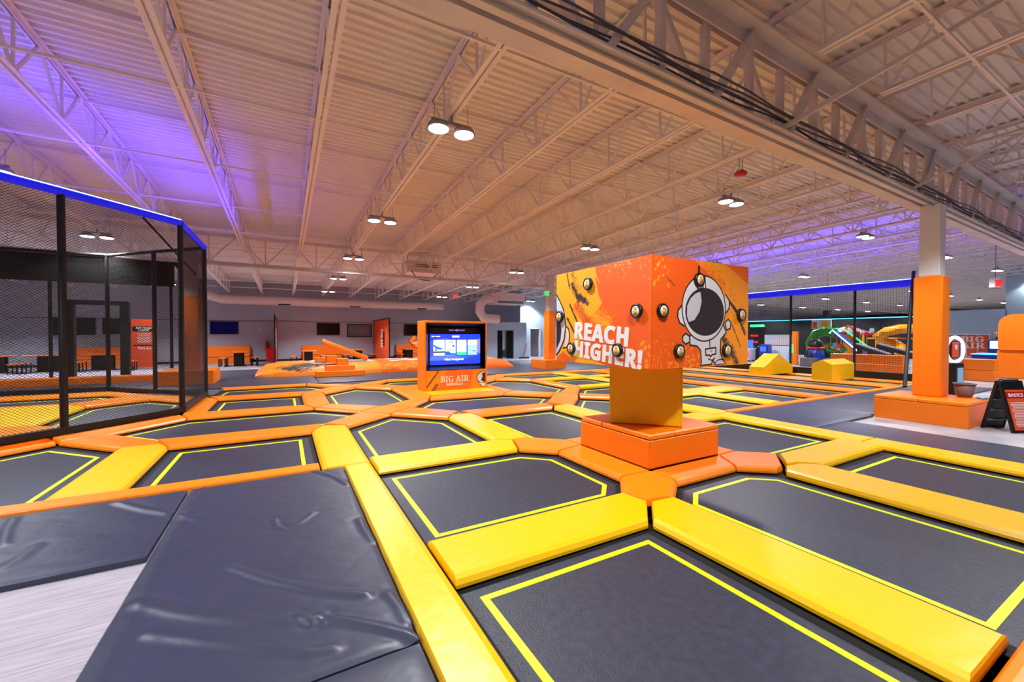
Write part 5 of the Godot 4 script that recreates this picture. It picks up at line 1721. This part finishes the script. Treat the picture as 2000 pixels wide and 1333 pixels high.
func arcade() -> void:
	mat("arc_white", Color(0.8, 0.84, 0.88), 0.4)
	mat("arc_blue", Color(0.03, 0.2, 0.65), 0.35)
	mat("arc_green", Color(0.2, 0.6, 0.1), 0.4)
	mat("arc_yellow", Color(0.95, 0.62, 0.03), 0.3)
	mat("arc_red", Color(0.8, 0.06, 0.08), 0.4)
	mat("arc_grey", Color(0.5, 0.52, 0.55), 0.6)
	mat("planter_wood", Color(0.42, 0.38, 0.38), 0.7)
	mat("leaf_green", Color(0.08, 0.25, 0.07), 0.5)
	glow("neon_blue", Color(0.25, 0.7, 1.0), 4.0)
	glow("neon_white", Color(0.7, 0.9, 1.0), 3.0)
	glow("neon_green", Color(0.2, 1.0, 0.5), 2.5)
	glow("neon_red", Color(1.0, 0.12, 0.08), 2.0)
	glow("neon_pink", Color(1.0, 0.25, 0.6), 1.4)
	glow("arc_screen", Color(0.25, 0.45, 1.0), 1.2)
	# dark inner wall with a neon line, light partition with the mural
	var dk := struct("wall_arcade", block(Vector3(0.3, 2.9, 21.0), Vector3(38.2, 1.45, -19.6)), M.wall_dark)
	put("neon_line", tube(begin(), [Vector3(38.0, 2.93, -29.8), Vector3(38.0, 2.93, -9.2)], 0.03, 6), M.neon_blue, dk)
	var st := begin()
	box(st, Vector3(36.1, 1.58, -8.0), Vector3(0.2, 3.16, 2.5))
	box(st, Vector3(36.1, 2.9, 1.65), Vector3(0.2, 5.8, 16.9))
	struct("wall_partition", st, M.wall_paint_cool)
	var mu := thing("wall_mural", "framed orange wall panels lettered BIG AIR in white on the far right wall", "mural", Vector3(35.98, 0.35, -8.3), -PI / 2)
	for k in 4:
		put("panel", block(Vector3(0.43, 1.3, 0.02), Vector3(-0.69 + k * 0.46, 0.66, 0), 0.004), M.banner_orange, mu)
	for k in 5:
		put("frame_bar", block(Vector3(0.035, 1.36, 0.04), Vector3(-0.92 + k * 0.46, 0.68, 0.005), 0.004), M.white_paint, mu)
	put("frame_bar", block(Vector3(1.9, 0.035, 0.04), Vector3(0, 1.345, 0.005), 0.004), M.white_paint, mu)
	words("lettering", "BIG", 0.95, 0.32, 0.02, M.white_print, mu, Vector3(0.25, 1.06, 0.03), Vector3.ZERO, serif)
	words("lettering", "AIR", 1.0, 0.32, 0.02, M.white_print, mu, Vector3(0.25, 0.68, 0.03), Vector3.ZERO, serif)
	var bs := thing("bus_sign", "yellow bus-shaped sign on the far right wall beside the mural", "sign", Vector3(35.965, 1.4, -6.9), -PI / 2)
	put("body", block(Vector3(0.62, 0.36, 0.06), Vector3(0, 0.24, 0), 0.03), M.arc_yellow, bs)
	put("window_band", block(Vector3(0.5, 0.2, 0.02), Vector3(0.03, 0.28, 0.035), 0.01), M.arc_white, bs)
	for x in [-0.16, 0.2]:
		put("wheel", block(Vector3(0.13, 0.13, 0.03), Vector3(x, 0.06, 0.03), 0.04), M.arc_blue, bs)
	var cb := thing("bus_game", "blue game cabinet with a white screen below the bus sign", "game machine", Vector3(35.5, 0, -6.9), -PI / 2)
	put("cabinet", block(Vector3(0.8, 1.38, 0.5), Vector3(0, 0.69, 0), 0.02), M.arc_blue, cb)
	put("screen", block(Vector3(0.66, 0.44, 0.01), Vector3(0.02, 1.1, 0.255)), M.neon_white, cb)
	var ah := thing("air_hockey_table", "air hockey table edged in cyan light in front of the mural", "game table", Vector3(30.0, 0, -6.1))
	put("bed", block(Vector3(1.6, 0.2, 0.95), Vector3(0, 0.62, 0), 0.02), M.arc_blue, ah)
	put("light_edge", block(Vector3(1.62, 0.03, 0.97), Vector3(0, 0.735, 0)), M.neon_blue, ah)
	for sx in [-1.0, 1.0]:
		put("leg", block(Vector3(0.3, 0.54, 0.6), Vector3(sx * 0.55, 0.27, 0)), M.black_plastic, ah)
	# white counters, blue kiosk, orange pole with lights
	var wc := thing("ticket_counter", "tall white ticket counter panels behind the net", "counter", Vector3(26.2, 0, -13.9))
	put("high_panel", block(Vector3(0.3, 1.68, 1.8), Vector3(0.3, 0.84, 0), 0.01), M.arc_white, wc)
	put("low_panel", block(Vector3(0.3, 1.02, 1.5), Vector3(-0.1, 0.51, 0.2), 0.01), M.arc_white, wc)
	put("orange_ledge", block(Vector3(0.36, 0.04, 1.52), Vector3(-0.1, 1.04, 0.2), 0.01), M.banner_orange, wc)
	var bk := thing("blue_cabinet", "dark blue game cabinet at the left end of the white counter", "game machine", Vector3(25.4, 0, -14.2))
	put("body", block(Vector3(0.5, 1.1, 0.5), Vector3(0, 0.55, 0), 0.06), M.arc_blue, bk)
	put("screen", block(Vector3(0.01, 0.3, 0.34), Vector3(-0.256, 0.82, 0)), M.arc_screen, bk)
	var op := thing("orange_pole", "square orange pole with three round green-white lights behind the net", "pole", Vector3(25.0, 0, -12.35))
	put("pad", block(Vector3(0.24, 1.86, 0.24), Vector3(0, 0.93, 0), 0.02), M.vinyl_orange_deep, op)
	for k in 3:
		put("round_light", lathe(begin(), [Vector2(0, 0.05), Vector2(0.07, 0.04), Vector2(0.08, 0.0), Vector2(0, 0)], Vector3.ZERO, 14), M.neon_green, op).transform = Transform3D(Basis.from_euler(Vector3(0, 0, PI / 2)), Vector3(-0.12, 0.72 + k * 0.17, -0.12))
	var tw := thing("game_tower", "tall black game tower with red lettering and a lime crown at the cube's right edge", "game machine", Vector3(27.2, 0, -15.75), -PI / 2)
	put("body", block(Vector3(0.75, 2.15, 0.6), Vector3(0, 1.075, 0), 0.02), M.black_plastic, tw)
	put("crown", block(Vector3(0.7, 0.14, 0.5), Vector3(0, 2.26, 0), 0.03), M.neon_green, tw)
	words("lettering", "MEGA", 0.5, 0.1, 0.02, M.neon_red, tw, Vector3(0, 1.62, 0.305))
	words("lettering", "TOWER", 0.5, 0.1, 0.02, M.neon_red, tw, Vector3(0, 1.2, 0.305))
	for k in 5:
		put("lamp_dot", block(Vector3(0.03, 0.03, 0.02), Vector3(-0.3 + 0.14 * k, 0.9 - 0.1 * (k % 2), 0.305)), M.neon_white, tw)
	var pk := thing("pinball_cabinet", "game cabinet glowing pink and blue at the cube's right edge behind the net", "game machine", Vector3(25.6, 0, -15.6), -PI / 2)
	put("body", block(Vector3(1.0, 0.75, 0.7), Vector3(0, 0.45, 0), 0.04), M.arc_white, pk)
	for q in [[-0.4, -0.28], [0.4, -0.28], [-0.4, 0.28], [0.4, 0.28]]:
		put("leg", block(Vector3(0.07, 0.1, 0.07), Vector3(q[0], 0.05, q[1])), M.black_metal, pk)
	put("glow_front", block(Vector3(0.8, 0.4, 0.02), Vector3(0.1, 0.45, 0.36)), M.neon_pink, pk)
	put("back_screen", block(Vector3(0.8, 0.5, 0.05), Vector3(0.0, 1.1, -0.2)), M.arc_screen, pk)
	put("arch", tube(begin(), [Vector3(-0.55, 0.1, 0.2), Vector3(-0.5, 0.9, 0.2), Vector3(-0.3, 1.35, 0.2), Vector3(-0.1, 1.5, 0.2)], 0.05, 8), M.neon_green, pk)
	var sp := thing("hung_speaker", "black loudspeaker hanging above the white and yellow billboard", "speaker", Vector3(29.1, 2.75, -12.6))
	put("case", block(Vector3(0.35, 0.42, 0.3), Vector3(0, 0.21, 0), 0.02), M.black_plastic, sp)
	put("rod", bar(begin(), Vector3(0, 0.42, 0), Vector3(0, 2.68, 0), 0.03, 0.03), M.grey_metal, sp)
	var bb := thing("play_billboard", "white, yellow and orange billboard above the green dinosaur slide", "billboard", Vector3(29.1, 2.05, -12.9))
	put("board", block(Vector3(0.06, 0.55, 1.05), Vector3(0, 0.28, 0), 0.01), M.arc_white, bb)
	put("yellow_shape", block(Vector3(0.02, 0.34, 0.4), Vector3(-0.035, 0.3, 0.2), 0.05), M.arc_yellow, bb)
	put("orange_shape", block(Vector3(0.02, 0.4, 0.25), Vector3(-0.035, 0.24, -0.36), 0.03), M.banner_orange, bb)
	for z in [-0.4, 0.4]:
		put("post", bar(begin(), Vector3(0.05, -2.05, z), Vector3(0.05, 0.1, z), 0.06, 0.06), M.black_metal, bb)
	# dinosaur slide
	var di := thing("dinosaur_slide", "green dinosaur-shaped play slide with a blue chute edged in neon", "slide", Vector3(28.2, 0, -12.0))
	put("neck", tube(begin(), [Vector3(0, 0.2, -1.0), Vector3(0, 1.2, -1.05), Vector3(0, 1.75, -0.75), Vector3(0, 1.9, -0.25), Vector3(0, 1.75, 0.2)], 0.28, 12), M.arc_green, di)
	put("tail", tube(begin(), [Vector3(0, 1.3, -0.9), Vector3(0, 1.0, -0.4), Vector3(0, 0.7, -0.1), Vector3(0, 0.5, 0.3)], 0.2, 10), M.arc_green, di)
	put("belly", tube(begin(), [Vector3(-0.2, 0.3, -0.5), Vector3(-0.2, 0.6, -0.1)], 0.3, 12), M.black_plastic, di)
	put("eye", lathe(begin(), [Vector2(0, 0.07), Vector2(0.06, 0.05), Vector2(0.08, 0), Vector2(0, -0.05)], Vector3(-0.25, 2.05, -0.3), 12), M.arc_white, di)
	for k in 6:
		var an := 0.5 + k * 0.36
		put("arch_tile", bar(begin(), Vector3(-0.05, 0.35 + 0.75 * sin(an), 0.15 - 0.65 * cos(an)), Vector3(-0.05, 0.35 + 0.75 * sin(an + 0.34), 0.15 - 0.65 * cos(an + 0.34)), 0.25, 0.22), [M.cloth_blue, M.banner_orange, M.arc_green][k % 3], di)
	put("chute", bar(begin(), Vector3(0, 1.95, 0.1), Vector3(0, 0.55, 1.6), 0.6, 0.12), M.arc_blue, di)
	put("neon_edge", tube(begin(), [Vector3(-0.32, 1.75, 0.05), Vector3(-0.32, 1.95, 0.18), Vector3(-0.32, 0.62, 1.55)], 0.035, 6), M.neon_white, di)
	put("neon_edge", tube(begin(), [Vector3(0.32, 2.05, 0.1), Vector3(0.32, 1.95, 0.55), Vector3(0.32, 0.9, 1.75)], 0.035, 6), M.neon_green, di)
	put("landing", block(Vector3(0.9, 0.5, 1.6), Vector3(0, 0.26, 1.3), 0.05), M.arc_blue, di)
	# carousel
	var ca := thing("kiddie_carousel", "small carousel with a red and white striped cone canopy", "carousel", Vector3(34.6, 0, -13.7))
	for k in 20:
		var a0 := TAU * k / 20
		var a1 := TAU * (k + 1) / 20
		var w := begin()
		var e := [Vector3(cos(a0), 0, sin(a0)), Vector3(cos(a1), 0, sin(a1))]
		tri(w, Vector3(0, 2.36, 0), e[0] * 1.15 + Vector3(0, 1.85, 0), e[1] * 1.15 + Vector3(0, 1.85, 0), Vector3(0, 1.0, 0))
		quad(w, e[0] * 1.15 + Vector3(0, 1.85, 0), e[1] * 1.15 + Vector3(0, 1.85, 0), e[1] * 1.15 + Vector3(0, 1.7, 0), e[0] * 1.15 + Vector3(0, 1.7, 0), Vector3(0, 1.75, 0))
		tri(w, Vector3(0, 2.33, 0), e[0] * 1.12 + Vector3(0, 1.84, 0), e[1] * 1.12 + Vector3(0, 1.84, 0), Vector3(0, 4.0, 0))
		put("canopy_stripe", w, M.arc_red if k % 2 else M.arc_white, ca)
	put("centre_post", tube(begin(), [Vector3(0, 0.1, 0), Vector3(0, 2.3, 0)], 0.3, 10), M.arc_yellow, ca)
	put("deck", lathe(begin(), [Vector2(0, 0.2), Vector2(1.1, 0.2), Vector2(1.15, 0.0), Vector2(0, 0)], Vector3.ZERO, 20), M.arc_red, ca)
	for k in 6:
		var an := TAU * k / 6
		put("pole", tube(begin(), [Vector3(cos(an), 0.2, sin(an)), Vector3(cos(an), 1.8, sin(an))], 0.03, 6), M.arc_yellow, ca)
		put("mount", block(Vector3(0.2, 0.35, 0.4), Vector3(cos(an), 0.75, sin(an)), 0.08), [M.arc_white, M.cloth_blue, M.banner_orange][k % 3], ca)
	var fr := thing("climbing_gate", "red and yellow play frame with a white figurehead right of the carousel", "play frame", Vector3(33.0, 0, -11.9))
	for z in [-0.35, 0.35]:
		put("upright", block(Vector3(0.12, 1.75, 0.12), Vector3(0, 0.875, z), 0.02), M.arc_yellow, fr)
	put("crossbar", block(Vector3(0.1, 0.12, 0.9), Vector3(0, 1.72, 0), 0.02), M.arc_red, fr)
	put("figurehead", lathe(begin(), [Vector2(0, 0.34), Vector2(0.1, 0.3), Vector2(0.14, 0.15), Vector2(0.1, 0.02), Vector2(0, 0)], Vector3(0, 1.78, 0.1), 12), M.arc_white, fr)
	# yellow spiral tube slide
	var ys := thing("tube_slide", "fat yellow spiral tube slide behind the leaning net post", "slide", Vector3(30.5, 0, -10.0))
	put("tube", tube(begin(), [Vector3(0.3, 2.0, 0.85), Vector3(0.0, 2.0, 0.4), Vector3(-0.1, 1.85, -0.2), Vector3(0.1, 1.6, -0.6), Vector3(0.5, 1.3, -0.5), Vector3(0.6, 1.1, 0.0), Vector3(0.3, 0.95, 0.3), Vector3(-0.1, 0.75, 0.45), Vector3(-0.3, 0.5, 0.5)], 0.27, 14), M.arc_yellow, ys)
	for k in 5:
		var c: Vector3 = [Vector3(0.0, 2.0, 0.4), Vector3(-0.1, 1.85, -0.2), Vector3(0.1, 1.6, -0.6), Vector3(0.3, 0.95, 0.3), Vector3(-0.1, 0.75, 0.45)][k]
		put("flange", lathe(begin(), [Vector2(0.26, -0.03), Vector2(0.31, -0.03), Vector2(0.31, 0.03), Vector2(0.26, 0.03)], c, 16), M.arc_yellow, ys)
	for z in [-0.7, 0.9]:
		put("support", tube(begin(), [Vector3(0.5, 0, z), Vector3(0.5, 2.3, z)], 0.05, 8), M.black_metal, ys)
	put("orange_rail", tube(begin(), [Vector3(0.5, 1.45, -1.3), Vector3(0.5, 1.45, 1.2)], 0.05, 8), M.vinyl_orange_deep, ys)
	# padded ramps
	for d in [["grey topped black ramp sloping down, left of a pair behind the net", -10.3, -8.9], ["grey topped black ramp sloping down, right of a pair behind the net", -9.6, -7.9]]:
		var t := thing("padded_ramp", d[0], "ramp", Vector3(27.0 + (0.6 if d[1] > -10 else 0.0), 0, (d[1] + d[2]) * 0.5))
		var half: float = (d[2] - d[1]) * 0.5
		put("deck", bar(begin(), Vector3(0, 1.2, -half), Vector3(0, 0.68, half), 0.5, 0.05), M.arc_grey, t)
		put("body", bar(begin(), Vector3(0, 1.08, -half), Vector3(0, 0.56, half), 0.52, 0.18), M.black_pad, t)
		for z in [-0.8, 0.8]:
			put("leg", block(Vector3(0.4, 0.75 - 0.25 * z, 0.1), Vector3(0, (0.75 - 0.25 * z) * 0.5, z * half)), M.black_metal, t)
	# planters
	for d in [["grey planter box with dark leaves, left of the pair", Vector3(24.0, 0, -11.2)], ["grey planter box with dark leaves, right of the pair", Vector3(24.6, 0, -10.35)]]:
		var t := thing("planter", d[0], "planter", d[1], 0.0, "planter boxes behind the net")
		put("box", block(Vector3(0.35, 0.45, 0.68), Vector3(0, 0.225, 0), 0.01), M.planter_wood, t)
		for k in 9:
			var an := k * 2.4
			var q := Vector3(0.08 * cos(an), 0.44, -0.24 + 0.06 * k)
			var tip := q + Vector3(0.12 * cos(an), 0.35 + 0.12 * sin(k * 1.9), 0.1 * sin(an))
			var lf := begin()
			var side := Vector3(0, 0, 0.05)
			var mid := (q + tip) * 0.5 + Vector3(0.02, 0.03, 0)
			quad(lf, q, mid + side, tip, mid - side, mid + Vector3(1, 0, 0))
			quad(lf, q, mid + side, tip, mid - side, mid - Vector3(1, 0, 0))
			put("leaf", lf, M.leaf_green, t)
	var rd := thing("round_game", "round red and blue game cabinet with a dark dome behind the planters", "game machine", Vector3(26.2, 0, -11.9))
	put("body", lathe(begin(), [Vector2(0, 0), Vector2(0.4, 0.0), Vector2(0.42, 0.5), Vector2(0.36, 0.9), Vector2(0, 0.95)], Vector3.ZERO, 18), M.arc_blue, rd)
	put("dome", lathe(begin(), [Vector2(0.34, 0.9), Vector2(0.36, 1.1), Vector2(0.28, 1.35), Vector2(0, 1.45)], Vector3.ZERO, 18), M.black_plastic, rd)
	put("band", lathe(begin(), [Vector2(0.38, 0.86), Vector2(0.42, 0.88), Vector2(0.42, 0.96), Vector2(0.36, 0.98)], Vector3.ZERO, 18), M.arc_red, rd)
